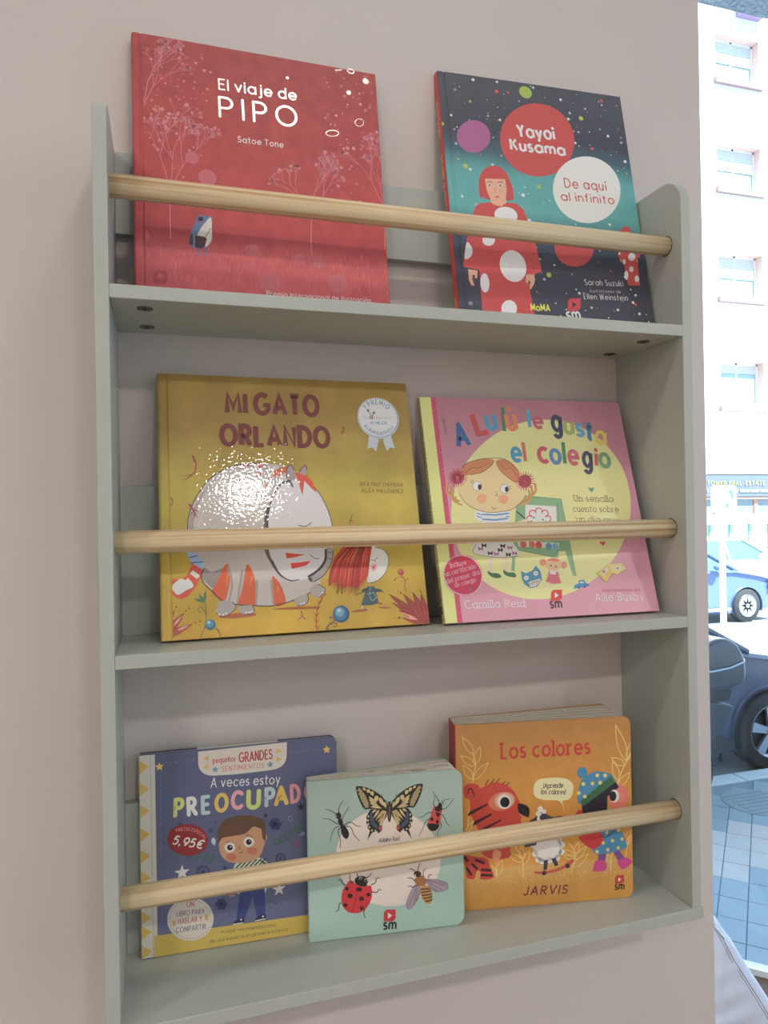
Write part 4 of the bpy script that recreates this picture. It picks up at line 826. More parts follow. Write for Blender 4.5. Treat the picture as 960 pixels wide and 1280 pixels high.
for x, y in ((502, 508), (573, 487)): a.disc((x, y), 20, (200, 192, 184), 19); a.disc((x, y), 10.5, (34, 32, 36), 10.5); a.disc((x + 3, y - 3), 2.5, (200, 192, 184))
a.line([(488, 490), (500, 484)], 2.5, (96, 60, 44)); a.line([(560, 462), (576, 464), (586, 470)], 2.5, (96, 60, 44)); a.line([(536, 502), (541, 512), (534, 514)], 2.5, (110, 66, 46)); a.line([(536, 530), (546, 526), (552, 520)], 3, (110, 60, 46))
a.build('boy_print', prE, fc)
a.disc((344, 479), 77, (132, 40, 42), 59, rot=5, n=40); a.text('PRECIO ESPECIAL', (300, 450), (408, 478), 11, (190, 140, 134), .16, sag=18, gap=.2); a.text('5,95€', (284, 493), (398, 512), 30, (206, 196, 188), .2, 'i', gap=.12)
a.build('price_seal', prE, fc, 'red oval price seal')
a.disc((354, 776), 87, (188, 180, 168), 81, rot=-10, n=44)
for k in range(44): an = k * math.pi / 22; a.disc((354 + 78 * math.cos(an), 776 + 73 * math.sin(an)), 2.2, (84, 82, 100), n=8, lift=False)
a.text('UN', (340, 731), (368, 728), 18, (170, 54, 66), .16, 'r'); a.text('LIBRO PARA', (302, 766), (406, 754), 18, (70, 70, 92), .13, 'r'); a.text('HABLAR Y', (308, 796), (398, 782), 19, (170, 54, 66), .15, 'r'); a.text('COMPARTIR', (300, 828), (412, 812), 19, (70, 70, 92), .13, 'r')
for x, y in ((293, 794), (415, 773)):
    a.disc((x, y), 7, (184, 156, 80), 8)
    for k in range(4): a.line([(x, y), (x - 8 + k * 5, y - 13)], 3.5, (184, 156, 80), False, lift=False)
a.build('round_seal', prE, fc, 'round white seal with dotted rim')

# --- F: pale insect book -------------------------------------------------
GF = .58
o, tf, w, h, t = book('F', 'small pale green board book with insects on its cover, its thick pages fanned open', 'board books')
s_ = lambda c, g=GF: plan(c, g)
mF = band_mat('mint_cover', [(0, s_((146, 172, 160))), (1, s_((138, 154, 144)))], scale=h, noise=.02, rough=.5)
bm = bmesh.new(); prism(bm, rrect(0, w, 0, h, .010), 'y', 0, .0018); fc = bevel(bm_obj('front_cover', bm, mF, o), .0004, 1)
rd = random.Random(6)
angs = (.012, .024, .050, .062, .098, .112, .150)
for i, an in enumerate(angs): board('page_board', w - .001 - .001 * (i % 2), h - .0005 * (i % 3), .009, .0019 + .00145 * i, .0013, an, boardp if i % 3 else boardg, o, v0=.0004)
board('back_cover', w, h, .010, .0122, .0016, .168, mF, o)
bm = bmesh.new(); prism(bm, [(-.0009, .0006), (.0003, 0), (.0003, .0136), (-.0009, .0130)], 'z', .0004, h - .0004); spn = bm_obj('spine', bm, mF, o)
prF = print_mat('insect_ink', .5); bk = (34, 32, 34)
a = Art(tf, GF); a.lim = (.0003, w - .0003, .0003, h - .0003); a.frame(370, 930, 3.84)
a.disc((443, 546), 252, (196, 182, 172), 232, rot=12, n=64)
a.build('pale_disc', prF, fc)
a.frame(385, 960, 4.8)         # swallowtail
cr, blu = (176, 158, 112), (58, 70, 92)
for s in (-1, 1):
    X_ = lambda x, y, s=s: (488 + s * (x - 488), y + (0 if s > 0 else (x - 488) * .02 + 12 * (x - 488) / 200 * 1.0))
    P_ = lambda L_: [X_(x, y) for x, y in L_]
    a.poly(P_([(494, 250), (500, 215), (540, 160), (600, 118), (650, 98), (684, 94), (688, 112), (672, 170), (640, 232), (612, 236), (560, 240)]), bk, True)
    a.poly(P_([(676, 104), (664, 106), (634, 148), (612, 200), (612, 228), (634, 224), (662, 168)]), (140, 124, 88))
    for q in ((680, 120), (672, 142), (662, 164), (652, 186), (642, 206), (632, 224)): a.round_(X_(q[0] - 2, q[1]), 4, (178, 160, 110), 8, lift=False)
    for p, q, ww in (((520, 200), (508, 240), 16), ((548, 172), (522, 226), 22), ((572, 160), (556, 190), 26), ((598, 130), (584, 160), 22), ((622, 118), (604, 140), 20), ((648, 106), (628, 124), 14), ((612, 160), (560, 214), 16), ((610, 178), (560, 224), 14), ((606, 200), (540, 232), 14), ((604, 222), (530, 238), 12), ((590, 180), (560, 196), 14)): a.leaf(X_(*p), X_(*q), ww, cr, lift=False)
    a.z += 6e-6
    a.poly(P_([(494, 250), (540, 238), (600, 240), (616, 262), (628, 285), (622, 300), (628, 318), (616, 336), (620, 350), (604, 366), (622, 425), (592, 380), (560, 372), (556, 388), (534, 372), (530, 330), (505, 290)]), bk)
    a.poly(P_([(504, 258), (530, 250), (545, 280), (548, 340), (532, 344), (516, 300)]), (168, 150, 108))
    for p, q, ww in (((548, 244), (584, 296), 14), ((524, 248), (572, 310), 12), ((566, 242), (596, 262), 12), ((512, 262), (560, 322), 14)): a.leaf(X_(*p), X_(*q), ww, cr, lift=False)
    a.z += 6e-6; a.poly(P_([(590, 262), (606, 268), (604, 310), (590, 340), (560, 360), (552, 346), (580, 310)]), blu, True)
    for x, y in ((614, 280), (616, 304), (614, 326), (608, 346), (592, 366), (572, 370)): a.disc(X_(x, y), 5, (176, 162, 120), 7, lift=False)
    a.z += 6e-6; a.round_(X_(541, 358), 12, (158, 66, 62))
    a.line(P_([(488, 205), (510, 194), (528, 176), (533, 154)]), 3, bk)
a.poly([(480, 205), (496, 205), (498, 240), (500, 290), (488, 326), (476, 290), (480, 240)], (50, 44, 38), True); a.line([(488, 230), (488, 300)], 5, (110, 98, 70))
a.build('butterfly_print', prF, fc)
# ant-like beetle and fire bug
a.poly([(166, 284), (176, 268), (194, 272), (200, 292), (188, 302), (172, 302)], bk, True); a.poly([(180, 305), (196, 300), (208, 318), (210, 345), (194, 348), (182, 330)], bk, True); a.poly([(196, 345), (212, 340), (236, 366), (246, 396), (240, 418), (226, 424), (208, 408), (198, 375)], bk, True)
for p in ([(172, 278), (140, 258), (100, 246)], [(184, 268), (188, 232), (212, 194)], [(200, 318), (218, 280), (248, 232)], [(182, 338), (150, 320), (130, 308), (92, 304)], [(186, 348), (156, 368), (130, 438)], [(214, 344), (244, 326), (268, 330), (288, 346), (318, 350)], [(216, 350), (256, 356), (276, 400), (310, 438)], [(194, 352), (180, 384), (194, 430), (194, 480)]): a.line(p, 5, bk, w1=3)
a.round_((172, 290), 3, (150, 160, 150))
a.build('black_beetle_print', prF, fc)
rdd = (176, 62, 62)
a.poly([(752, 236), (780, 226), (806, 240), (800, 280), (788, 345), (760, 374), (738, 378), (720, 360), (716, 330), (734, 290)], rdd, True); a.poly([(784, 212), (796, 210), (804, 224), (802, 250), (784, 262), (764, 254), (762, 238), (778, 228)], bk, True); a.poly([(762, 262), (798, 272), (778, 300)], bk); a.poly([(720, 334), (786, 340), (770, 372), (742, 377), (722, 362)], bk, True); a.disc((743, 306), 9, bk, 12); a.disc((776, 322), 9, bk, 12)
for p in ([(788, 212), (776, 180), (748, 144)], [(800, 212), (804, 190)], [(762, 236), (752, 210), (758, 190), (756, 164)], [(804, 250), (836, 232), (878, 180)], [(808, 222), (816, 194), (850, 184)], [(750, 266), (714, 270), (694, 290), (662, 296)], [(736, 300), (706, 320), (690, 360), (664, 410)], [(802, 278), (820, 300), (832, 330), (852, 348)], [(794, 325), (800, 350), (780, 380), (778, 425)]): a.line(p, 4.5, bk, w1=2.5)
a.build('fire_bug_print', prF, fc)
a.frame(400, 1060, 5.053)      # ladybird and hoverfly
a.poly([(166, 232), (186, 208), (230, 228), (286, 240), (322, 240), (328, 300), (312, 350), (276, 395), (226, 412), (176, 402), (140, 360), (136, 300), (150, 252)], (176, 42, 46), True)
a.poly([(218, 206), (232, 184), (262, 176), (290, 184), (302, 212), (296, 238), (262, 242), (228, 226)], bk, True); a.line([(246, 246), (226, 320), (205, 404)], 3, (90, 24, 28))
for x, y, rx, ry in ((170, 257, 12, 12), (246, 261, 20, 13), (190, 302, 17, 16), (306, 294, 12, 12), (262, 320, 16, 14), (160, 360, 13, 13), (264, 379, 12, 12)): a.disc((x, y), rx, (44, 22, 24), ry)
for x, y in ((255, 192), (290, 202)): a.disc((x, y), 10, (180, 170, 160), 10); a.disc((x, y + 2), 7, bk, 7)
a.disc((214, 212), 7, (200, 190, 180), 5); a.disc((302, 226), 7, (200, 190, 180), 5)
for p in ([(240, 180), (232, 156)], [(290, 188), (312, 176), (324, 158)], [(216, 214), (192, 204), (188, 164)], [(162, 234), (142, 222), (132, 200), (116, 202)], [(322, 232), (350, 218), (356, 192), (378, 188)], [(328, 276), (358, 280), (372, 262), (388, 268)], [(134, 346), (122, 352), (118, 388), (98, 402)], [(284, 382), (276, 410), (286, 442)]): a.line(p, 6, bk, w1=4)
a.build('ladybird_print', prF, fc)
for q in ([(600, 232), (634, 250), (632, 290), (600, 350), (570, 384), (548, 372), (550, 330), (576, 270)], [(668, 196), (740, 200), (800, 220), (808, 242), (798, 262), (740, 276), (706, 262), (680, 230)]):
    a.poly(q, (146, 130, 140), True); a.line(q + q[:1], 2.5, (60, 46, 56))
for p in ([(610, 245), (560, 370)], [(618, 252), (590, 355)], [(628, 262), (604, 345)], [(675, 205), (800, 240)], [(680, 215), (770, 262)], [(672, 200), (790, 222)], [(690, 235), (740, 272)]): a.line(p, 2.5, (60, 46, 56), False)
a.poly([(596, 196), (620, 182), (650, 172), (666, 196), (668, 228), (640, 240), (612, 236), (600, 216)], (140, 92, 52), True); a.poly([(630, 262), (648, 238), (676, 238), (700, 262), (710, 300), (704, 340), (688, 352), (660, 340), (640, 304)], (168, 124, 62), True)
for p in ([(634, 262), (664, 258), (694, 258)], [(638, 280), (668, 276), (700, 270)], [(642, 300), (672, 296), (706, 290)], [(652, 318), (680, 314), (708, 306)], [(664, 336), (690, 332), (708, 322)]): a.line(p, 8, (70, 44, 36))
a.disc((615, 164), 24, (60, 40, 36), 20); a.disc((600, 174), 6, (180, 170, 160), 8)
for p in ([(618, 144), (622, 120), (630, 94)], [(602, 150), (586, 134), (562, 130)], [(652, 172), (654, 144), (664, 128)], [(600, 210), (580, 190), (556, 188)], [(610, 236), (586, 248), (574, 240), (556, 244)], [(684, 190), (688, 172), (706, 166)]): a.line(p, 4.5, (50, 36, 34))
a.build('hoverfly_print', prF, fc)
sm_logo(a, 440, 425, 76, (168, 48, 56), bk, (206, 196, 190))
a.frame(385, 960, 4.8); a.text('Adeline Ruel', (424, 446), (546, 434), 25, bk, .10, 'ri', gap=.1)
a.frame(430, 1030, 7.385); a.text('B', (102, 316), (130, 311), 52, bk, .16); a.text('i', (152, 311), (160, 310), 52, bk, .16)
a.build('cover_lettering', prF, fc)
q = Art(None, GF, 'side'); q.z = .00095
q.add([[(.004, .014 + .004 * i), (.009, .014 + .004 * i), (.009, .016 + .004 * i), (.004, .0165 + .004 * i)] for i in range(4)], (150, 70, 66)); q.build('spine_print', prF, spn)
bits = mat('page_edge_print', (120, 96, 50), .7)
for i, (u0, u1, k) in enumerate(((.064, .072, 4), (.09, .12, 2), (.108, .124, 1), (.134, .150, 3))):
    an = angs[k]; y0 = .0019 + .00145 * k; c_, s2 = math.cos(an), math.sin(an); bm = bmesh.new(); zt = h - .0005 * (k % 3) + .00012
    bm.faces.new([bm.verts.new((u * c_ - y * s2, y0 + u * s2 + y * c_, zt)) for u, y in ((u0, .0001), (u1, .0001), (u1, .0012), (u0, .0012))]); bm_obj('page_edge_print', bm, bits if i != 2 else mat('dark_edge_print', (48, 34, 30), .7), o)

# --- G: orange animals book ----------------------------------------------
GG = .62
o, tf, w, h, t = book('G', 'orange board book with red tiger, skating sheep and child in bobble hat', 'board books')
s_ = lambda c, g=GG: plan(c, g)
mG = band_mat('orange_cover', [(0, s_((176, 128, 62))), (.12, s_((180, 134, 72))), (.21, s_((190, 150, 92))), (.235, s_((188, 134, 66))), (.6, s_((184, 132, 66))), (1, s_((166, 120, 70)))], scale=h, noise=.05, nscale=60, rough=.5)
redsp = mat('red_spine', (178, 74, 74), .55)
bm = bmesh.new(); prism(bm, rrect(0, w, 0, h, .009), 'y', 0, .0020); fc = bevel(bm_obj('front_cover', bm, mG, o), .0004, 1)
for i in range(9):
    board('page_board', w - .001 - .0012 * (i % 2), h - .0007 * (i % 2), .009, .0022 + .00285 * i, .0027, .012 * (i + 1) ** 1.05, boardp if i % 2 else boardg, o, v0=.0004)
board('back_cover', w, h, .009, .0280, .0019, .138, mG, o)
bm = bmesh.new(); prism(bm, [(-.0008, .0006), (.0003, 0), (.0003, .0299), (-.0008, .0293)], 'z', .0004, h - .0004); spn = bm_obj('spine', bm, redsp, o)
prG = print_mat('orange_book_ink', .5); a = Art(tf, GG); a.lim = (.0003, w - .0003, .0003, h - .0003); a.frame(550, 880, 7.385)
lf = (206, 178, 110)
def sprig(stem, leaves, wd=7):
    a.line(stem, wd, lf)
    for p, q, ww in leaves: a.leaf(p, q, ww, lf, outline=(wd * .8, lf), fill=False)
sprig([(300, 730), (310, 640), (330, 570), (318, 500), (300, 450)], [((308, 460), (205, 305), 56), ((322, 560), (370, 395), 60), ((320, 570), (190, 478), 60), ((300, 690), (212, 565), 60), ((305, 700), (445, 540), 60)])
a.frame(570, 950, 4.174)
sprig([(45, 500), (50, 420), (60, 340), (75, 230)], [((50, 380), (90, 320), 22), ((48, 440), (84, 400), 22)], 5)
sprig([(212, 618), (215, 570)], [((212, 600), (166, 545), 30), ((212, 604), (240, 522), 32)], 5)
sprig([(352, 612), (350, 560), (345, 520), (310, 450)], [((348, 530), (270, 486), 30), ((348, 520), (340, 450), 26), ((352, 545), (384, 470), 30)], 5)
sprig([(600, 590), (612, 540), (620, 480), (585, 430)], [((616, 500), (562, 470), 26), ((614, 510), (562, 500), 24), ((620, 490), (640, 430), 26), ((608, 560), (690, 490), 32), ((622, 520), (680, 450), 26)], 5)
sprig([(808, 580), (806, 520), (820, 480)], [((808, 540), (790, 490), 20)], 5)
sprig([(880, 560), (890, 470), (905, 400)], [((890, 440), (915, 390), 20)], 5)
a.frame(550, 870, 2.743)
sprig([(608, 300), (622, 260), (640, 225), (655, 190)], [((640, 225), (602, 100), 28), ((632, 236), (588, 212), 22), ((612, 290), (592, 222), 22), ((640, 225), (655, 160), 16), ((612, 310), (650, 262), 22)], 4)
rd = random.Random(8)
for i in range(240):
    x = rd.uniform(90, 650); y = 628 - (x - 90) * .05 + rd.gauss(4, 10); a.round_((x, y), rd.uniform(.8, 2), (206, 176, 108), 6, lift=False)
a.build('leaf_sprig_print', prG, fc)
a.text('Los colores', (208, 214), (516, 196), 50, (176, 58, 50), .19, 's', gap=.16)
a.build('title_lettering', prG, fc)
a.frame(570, 950, 4.174); rt = (178, 62, 48)   # tiger
a.poly([(40, 170), (45, 135), (80, 122), (115, 130), (130, 145), (200, 115), (260, 130), (300, 160), (328, 210), (345, 240), (380, 262), (378, 300), (340, 300), (340, 380), (290, 440), (270, 500), (210, 520), (130, 480), (110, 350), (75, 280), (72, 210), (50, 200)], rt, True)
a.line([(62, 178), (66, 156), (82, 152), (95, 188)], 6, (40, 30, 34))
a.disc((240, 215), 72, (188, 104, 78), 48, rot=-15); a.disc((252, 212), 52, (196, 150, 124), 42, rot=-15); a.disc((252, 217), 35, (208, 196, 186), 38); a.disc((255, 220), 25, (28, 30, 38), 27)
a.poly([(328, 226), (372, 240), (384, 270), (372, 300), (330, 275), (322, 250)], (34, 32, 38), True); a.poly([(322, 278), (340, 284), (376, 300), (350, 302)], (190, 110, 96))
for p, q in (((72, 280), (158, 234)), ((98, 330), (180, 286)), ((130, 370), (230, 316))):
    for k in range(9):
        f = k / 8; x, y = p[0] + (q[0] - p[0]) * f, p[1] + (q[1] - p[1]) * f; a.line([(x - 6, y + 12 - 6 * f), (x + 4, y - 12 + 6 * f)], 9, (52, 28, 34), False, lift=False)
for x, y in ((152, 132), (182, 124), (210, 118), (240, 130), (260, 134)): a.line([(x, y), (x + 18, y - 30 + (x - 150) * .12)], 4.5, (44, 32, 34), False)
a.poly([(40, 500), (100, 505), (160, 515), (180, 560), (196, 612), (130, 622), (128, 585), (110, 580), (92, 620), (56, 612), (50, 560)], rt, True)
for p in ([(55, 560), (80, 600)], [(80, 540), (112, 570)], [(100, 520), (150, 540)], [(130, 572), (184, 576)], [(130, 600), (190, 602)], [(42, 500), (62, 530)]): a.line(p, 13, (52, 28, 34), False)
a.poly([(200, 470), (236, 480), (226, 520), (206, 545), (190, 510)], (200, 130, 96), True); a.poly([(240, 470), (286, 480), (280, 505), (262, 512), (244, 505)], rt, True)
a.build('tiger_print', prG, fc)
nb = (56, 58, 72)
a.poly([(412, 300), (440, 272), (470, 282), (510, 298), (550, 290), (556, 308), (500, 330), (470, 400), (420, 400), (412, 350), (380, 335), (384, 318)], nb, True); a.disc((444, 308), 22, (206, 200, 192), 26); a.disc((452, 300), 16, nb, 16); a.disc((440, 256), 14, (204, 200, 190), 16); a.disc((430, 280), 14, (204, 200, 190), 14); a.disc((458, 268), 13, (204, 200, 190), 12)
body_ = [(398, 440), (410, 420), (450, 400), (500, 404), (540, 412), (556, 440), (552, 480), (530, 512), (490, 524), (450, 530), (428, 522), (410, 490)]
a.poly(body_, (206, 196, 188), True)
for i, (x, y) in enumerate(body_): a.round_((x * .96 + 19, y * .96 + 19), 16, (206, 196, 188), lift=False)
a.poly([(356, 438), (420, 430), (420, 442), (360, 456)], nb); a.poly([(458, 522), (480, 520), (474, 572), (456, 574)], nb); a.poly([(496, 514), (520, 510), (534, 548), (516, 554)], nb)
a.poly([(410, 582), (470, 580), (540, 560), (600, 520), (614, 520), (606, 540), (550, 572), (470, 594), (414, 592)], (178, 78, 60), True); a.round_((460, 589), 12, (64, 40, 52)); a.round_((582, 552), 12, (64, 40, 52))
a.build('sheep_print', prG, fc)
hb = (64, 124, 158)
a.disc((846, 190), 52, (200, 112, 100), 66); a.disc((858, 195), 22, (206, 120, 112), 26)
a.poly([(656, 232), (660, 300), (720, 320), (788, 300), (790, 190), (850, 142), (830, 110), (760, 130)], (38, 36, 48))
a.poly([(622, 290), (640, 262), (658, 266), (660, 300)], (176, 52, 56), True)
a.disc((826, 188), 24, (210, 202, 194), 34); a.disc((818, 188), 18, (34, 32, 40), 26)
a.poly([(632, 200), (636, 160), (660, 100), (720, 62), (780, 64), (816, 84), (824, 120), (740, 170), (652, 230)], hb, True); a.disc((658, 66), 27, hb, 30)
a.poly([(652, 210), (808, 82), (828, 118), (660, 244)], (58, 104, 70))
for k in range(15): f = k / 14; a.line([(653 + 152 * f, 212 - 126 * f), (662 + 160 * f, 240 - 122 * f)], 3.5, (36, 66, 48), False, lift=False)
for x, y in ((737, 80), (778, 80), (712, 122), (664, 125), (640, 172), (672, 190), (752, 118)): a.round_((x, y), 10, (196, 186, 104))
a.poly([(640, 400), (700, 385), (770, 380), (770, 440), (740, 470), (700, 460), (660, 430)], (178, 48, 52), True); a.poly([(760, 370), (850, 360), (890, 440), (880, 462), (800, 485), (740, 492), (710, 470), (740, 455), (770, 420)], hb, True)
a.line([(760, 388), (780, 405), (830, 365)], 4, (40, 60, 90))
for x, y in ((786, 378), (848, 366), (816, 420), (866, 412), (792, 468), (846, 458), (736, 478), (768, 432)): a.round_((x, y), 9, (190, 180, 104), lift=False)
a.z += 6e-6; a.poly([(742, 492), (784, 488), (776, 530), (740, 530)], (110, 72, 128)); a.poly([(820, 482), (852, 470), (880, 512), (848, 530)], (110, 72, 128)); a.poly([(730, 526), (776, 526), (786, 562), (770, 578), (716, 580), (716, 566)], (184, 62, 122), True); a.poly([(842, 530), (880, 508), (914, 520), (912, 540), (872, 570), (856, 560)], (184, 62, 122), True)
a.build('bobble_hat_child_print', prG, fc)
a.poly([(404, 150), (420, 108), (470, 94), (560, 94), (606, 120), (610, 165), (590, 205), (556, 214), (566, 262), (538, 214), (460, 208), (412, 190)], (206, 194, 150), True)
a.text('¡Aprende', (456, 146), (560, 142), 24, (44, 36, 36), .17, 's', gap=.12); a.text('los colores!', (444, 176), (572, 178), 24, (44, 36, 36), .17, 's', gap=.12)
a.text('JARVIS', (350, 704), (580, 694), 42, (104, 46, 50), .16, 'ri', gap=.24); sm_logo(a, 853, 622, 46, (168, 56, 56), (44, 34, 34), (214, 190, 140))
a.build('cover_lettering', prG, fc)
spine_text(spn, 'JARVIS', .178, .150, .020, .0085, (206, 160, 140), GG, prG)

# ------------------------------------------------------------------ room shell
wallm = mat('wall_paint', (220, 211, 205), .7, noise=.012, nscale=3, bump=.2, bscale=300)
white = mat('white_paint', (225, 222, 216), .5)
floorm = mat('floor_vinyl', (150, 132, 112), .4, noise=.1, nscale=8)
FZ, CZ = -1.65, 1.15
structure(boxo('wall_back', -2.2, .720, 0, .12, FZ, CZ, wallm))
structure(boxo('wall_left', -2.32, -2.2, -3.4, .12, FZ, CZ, wallm)); structure(boxo('wall_rear', -2.32, 3.8, -3.52, -3.4, FZ, CZ, wallm))
structure(boxo('wall_right', 3.7, 3.82, -3.52, -2.2, FZ, CZ, wallm))
GP, GD_ = Vector((1.315, .53, 0)), Vector((.7071, -.7071, 0))     # line of the shop front
def gp(s, off=0.0): p = GP + GD_ * s + Vector((-GD_.y, GD_.x, 0)) * off; return (p.x, p.y)
def quadprism(name, pts, z0, z1, m, parent=None):
    bm = bmesh.new(); prism(bm, pts, 'z', z0, z1); return bm_obj(name, bm, m, parent)
structure(quadprism('floor', [(-2.3, -3.5), (3.8, -3.5), gp(3.8), gp(-1.0), (-2.3, 1.2)], FZ - .1, FZ, floorm))
structure(quadprism('ceiling', [(-2.3, -3.5), (3.8, -3.5), (3.8, .15), (-2.3, .15)], CZ, CZ + .1, white))
granite = mat('grey_granite', (196, 204, 210), .8, noise=.4, nscale=120, bump=.5, bscale=150)
structure(boxo('trim_1', -2.3, 4.2, .15, .592, CZ, CZ + .3, granite))['label'] = 'speckled grey stone soffit above the shop front'
structure(boxo('shading_storeys', -6, 8, -3.4, .55, CZ + .31, 7.5, mat('own_facade', (190, 180, 170), .8)))  # unseen mass overhead, added to keep the sun off the near pavement
# shop front: dark glass sheet, white sill, wooden ledge
gm = bpy.data.materials.new('window_glass'); gm.use_nodes = True; nt = gm.node_tree; nt.nodes.remove(nt.nodes['Principled BSDF'])
tr = nt.nodes.new('ShaderNodeBsdfTransparent'); gl_ = nt.nodes.new('ShaderNodeBsdfGlossy'); gl_.inputs['Roughness'].default_value = .02; tr.inputs[0].default_value = (.93, .96, .97, 1)
mx = nt.nodes.new('ShaderNodeMixShader'); mx.inputs[0].default_value = .03; nt.links.new(tr.outputs[0], mx.inputs[1]); nt.links.new(gl_.outputs[0], mx.inputs[2]); nt.links.new(mx.outputs[0], nt.nodes['Material Output'].inputs[0])
LZ = -1.042
structure(quadprism('window_1', [gp(-1.0, .010), gp(2.9, .010), gp(2.9, .016), gp(-1.0, .016)], LZ, CZ, gm))
structure(quadprism('trim_2', [gp(-1.0, 0), gp(3.0, 0), gp(3.0, .028), gp(-1.0, .028)], LZ - .03, LZ + .001, white))['label'] = 'white window sill at the foot of the shop glass'
structure(quadprism('trim_3', [gp(-1.0, .0), gp(3.0, .0), gp(3.0, .026), gp(-1.0, .026)], -2.1, LZ - .03, mat('brown_plinth', (96, 74, 62), .6)))
wl = mat('brown_wood', (104, 78, 62), .75, noise=.15, nscale=14, stretch=(1, 8, 8))
led = quadprism('window_bench', [gp(-.62, -.42), gp(2.2, -.42), gp(2.2, -.002), gp(-.62, -.002)], LZ - .05, LZ - .012, wl)
led['label'] = 'brown wooden ledge inside the shop window under the white cushion'; led['category'] = 'bench'
for s in (-.55, .8, 2.1):
    quadprism('bench_support', [gp(s, -.40), gp(s + .04, -.40), gp(s + .04, -.02), gp(s, -.02)], FZ, LZ - .05, wl, led)

# white zipped cushion on the ledge
cu = thing('zipped_cushion', 'white fabric cushion with a zip, its corner pointing up by the window', 'cushion', (0, 0, 0))
apex = at(899, 1160, AF, AF.dot(CAMP) + 1.42); rt_, upv = Vector((AR.x, AR.y, 0)).normalized(), Vector((0, 0, 1)); fw = Vector((AF.x, AF.y, 0)).normalized()
# outline around the apex in metres (right, down); soft corner, sloping right side
outl = [(-.008, .0), (.008, .001), (.020, .012), (.030, .030), (.046, .052), (.064, .086), (.086, .122), (.106, .155), (.130, .192), (.160, .238), (.150, .250), (.02, .250), (-.14, .250), (-.175, .235), (-.145, .180), (-.105, .120), (-.060, .065), (-.028, .020), (-.018, .006)]
outl = spline(outl, True, 4); cen = (-.005, .165)
fab = mat('white_fabric', (216, 216, 226), .85, noise=.02, nscale=20, bump=.35, bscale=38)
bm = bmesh.new(); K = 14; ring = []
for sgn in (-1, 1):
    rows = []
    for k in range(K + 1):
        f = k / K; row = []
        if k == K and sgn == 1: rows.append(rows0_last); continue
        for x, y in outl:
            X2, Y2 = cen[0] + (x - cen[0]) * f, cen[1] + (y - cen[1]) * f
            th = .048 * math.sqrt(max(0, 1 - f ** 2.6)) + .0025 * math.sin(Y2 * 160 + X2 * 40) * (1 - f) + .002 * math.sin(X2 * 230 + Y2 * 90) * f * (1 - f)
            p = apex + rt_ * X2 - upv * Y2 + fw * (sgn * th + .06 * (1 - Y2 / .25)); p.z = max(p.z, LZ - .0112); row.append(bm.verts.new(p))
            if k == 0: row = [row[0]] * len(outl); break
        rows.append(row)
    rows0_last = rows[K]
    for k in range(K):
        for i in range(len(outl)):
            j = (i + 1) % len(outl); q = [rows[k][i], rows[k + 1][i], rows[k + 1][j], rows[k][j]]; q2 = []
            for v_ in q:
                if v_ not in q2: q2.append(v_)
            if len(q2) > 2:
                try: bm.faces.new(q2)
                except ValueError: pass
bmesh.ops.remove_doubles(bm, verts=bm.verts, dist=1e-6)
sh = bm_obj('cover', bm, fab, cu, smooth=True)
def tube(name, pts, r, m, parent, n=8):
    bm = bmesh.new(); prev = None
    for i, p in enumerate(pts):
        d = (Vector(pts[min(i + 1, len(pts) - 1)]) - Vector(pts[max(i - 1, 0)])).normalized(); a_ = d.orthogonal().normalized(); b_ = d.cross(a_)
        cur = [bm.verts.new(Vector(p) + (a_ * math.cos(t_) + b_ * math.sin(t_)) * r) for t_ in [2 * math.pi * k / n for k in range(n)]]
        if prev:
            for k in range(n): bm.faces.new((prev[k], prev[(k + 1) % n], cur[(k + 1) % n], cur[k]))
        prev = cur
    return bm_obj(name, bm, m, parent, smooth=True)
def cpt(x, y, off=0):
    import mathutils
    o_ = apex + rt_ * x - upv * y + fw * (-.2); ok, loc, nr, ix = sh.ray_cast(o_, fw); return (loc if ok else apex + rt_ * x - upv * y) - fw * off
bpy.context.view_layer.update()
seam = mat('seam_grey', (150, 146, 152), .9)  # grey seam lines, darker than the fabric
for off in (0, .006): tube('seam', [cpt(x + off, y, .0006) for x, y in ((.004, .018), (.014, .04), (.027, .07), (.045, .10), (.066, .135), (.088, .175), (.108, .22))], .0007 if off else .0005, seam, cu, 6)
tube('zip_pull', [cpt(.004, .012, .004), cpt(.012, .024, .005), cpt(.020, .034, .004)], .0028, mat('zip_metal', (225, 228, 232), .25, .9), cu)

# ------------------------------------------------------------------ street
SZ = -2.1
asph = mat('asphalt', (150, 158, 166), .9, noise=.06, nscale=10, bump=.3, bscale=60)
pavb = mat('paving_joint', (128, 140, 152), .9)
structure(boxo('road', -30, 60, 3.85, 12.2, SZ - .3, SZ - .06, asph))
structure(quadprism('pavement', [gp(-1.6, .12), gp(4.4, .12), (12, -3), (12, 3.70), (-12, 3.70), (-12, .8), (gp(-1.6, .12)[0], .8)], SZ - .3, SZ - .008, pavb))
structure(boxo('far_pavement', -30, 60, 12.2, 15.5, SZ - .3, SZ - .02, mat('far_paving', (190, 188, 182), .9)))
kerbm = mat('kerb_stone', (196, 204, 212), .85, noise=.05, nscale=9)
kb = None
for i in range(14):
    x = 1.2 + i * .62; k_ = boxo('kerb_stone', x, x + .612, 3.70, 3.85, SZ - .2, SZ + .004, kerbm, bpy.data.objects['pavement'], .006)
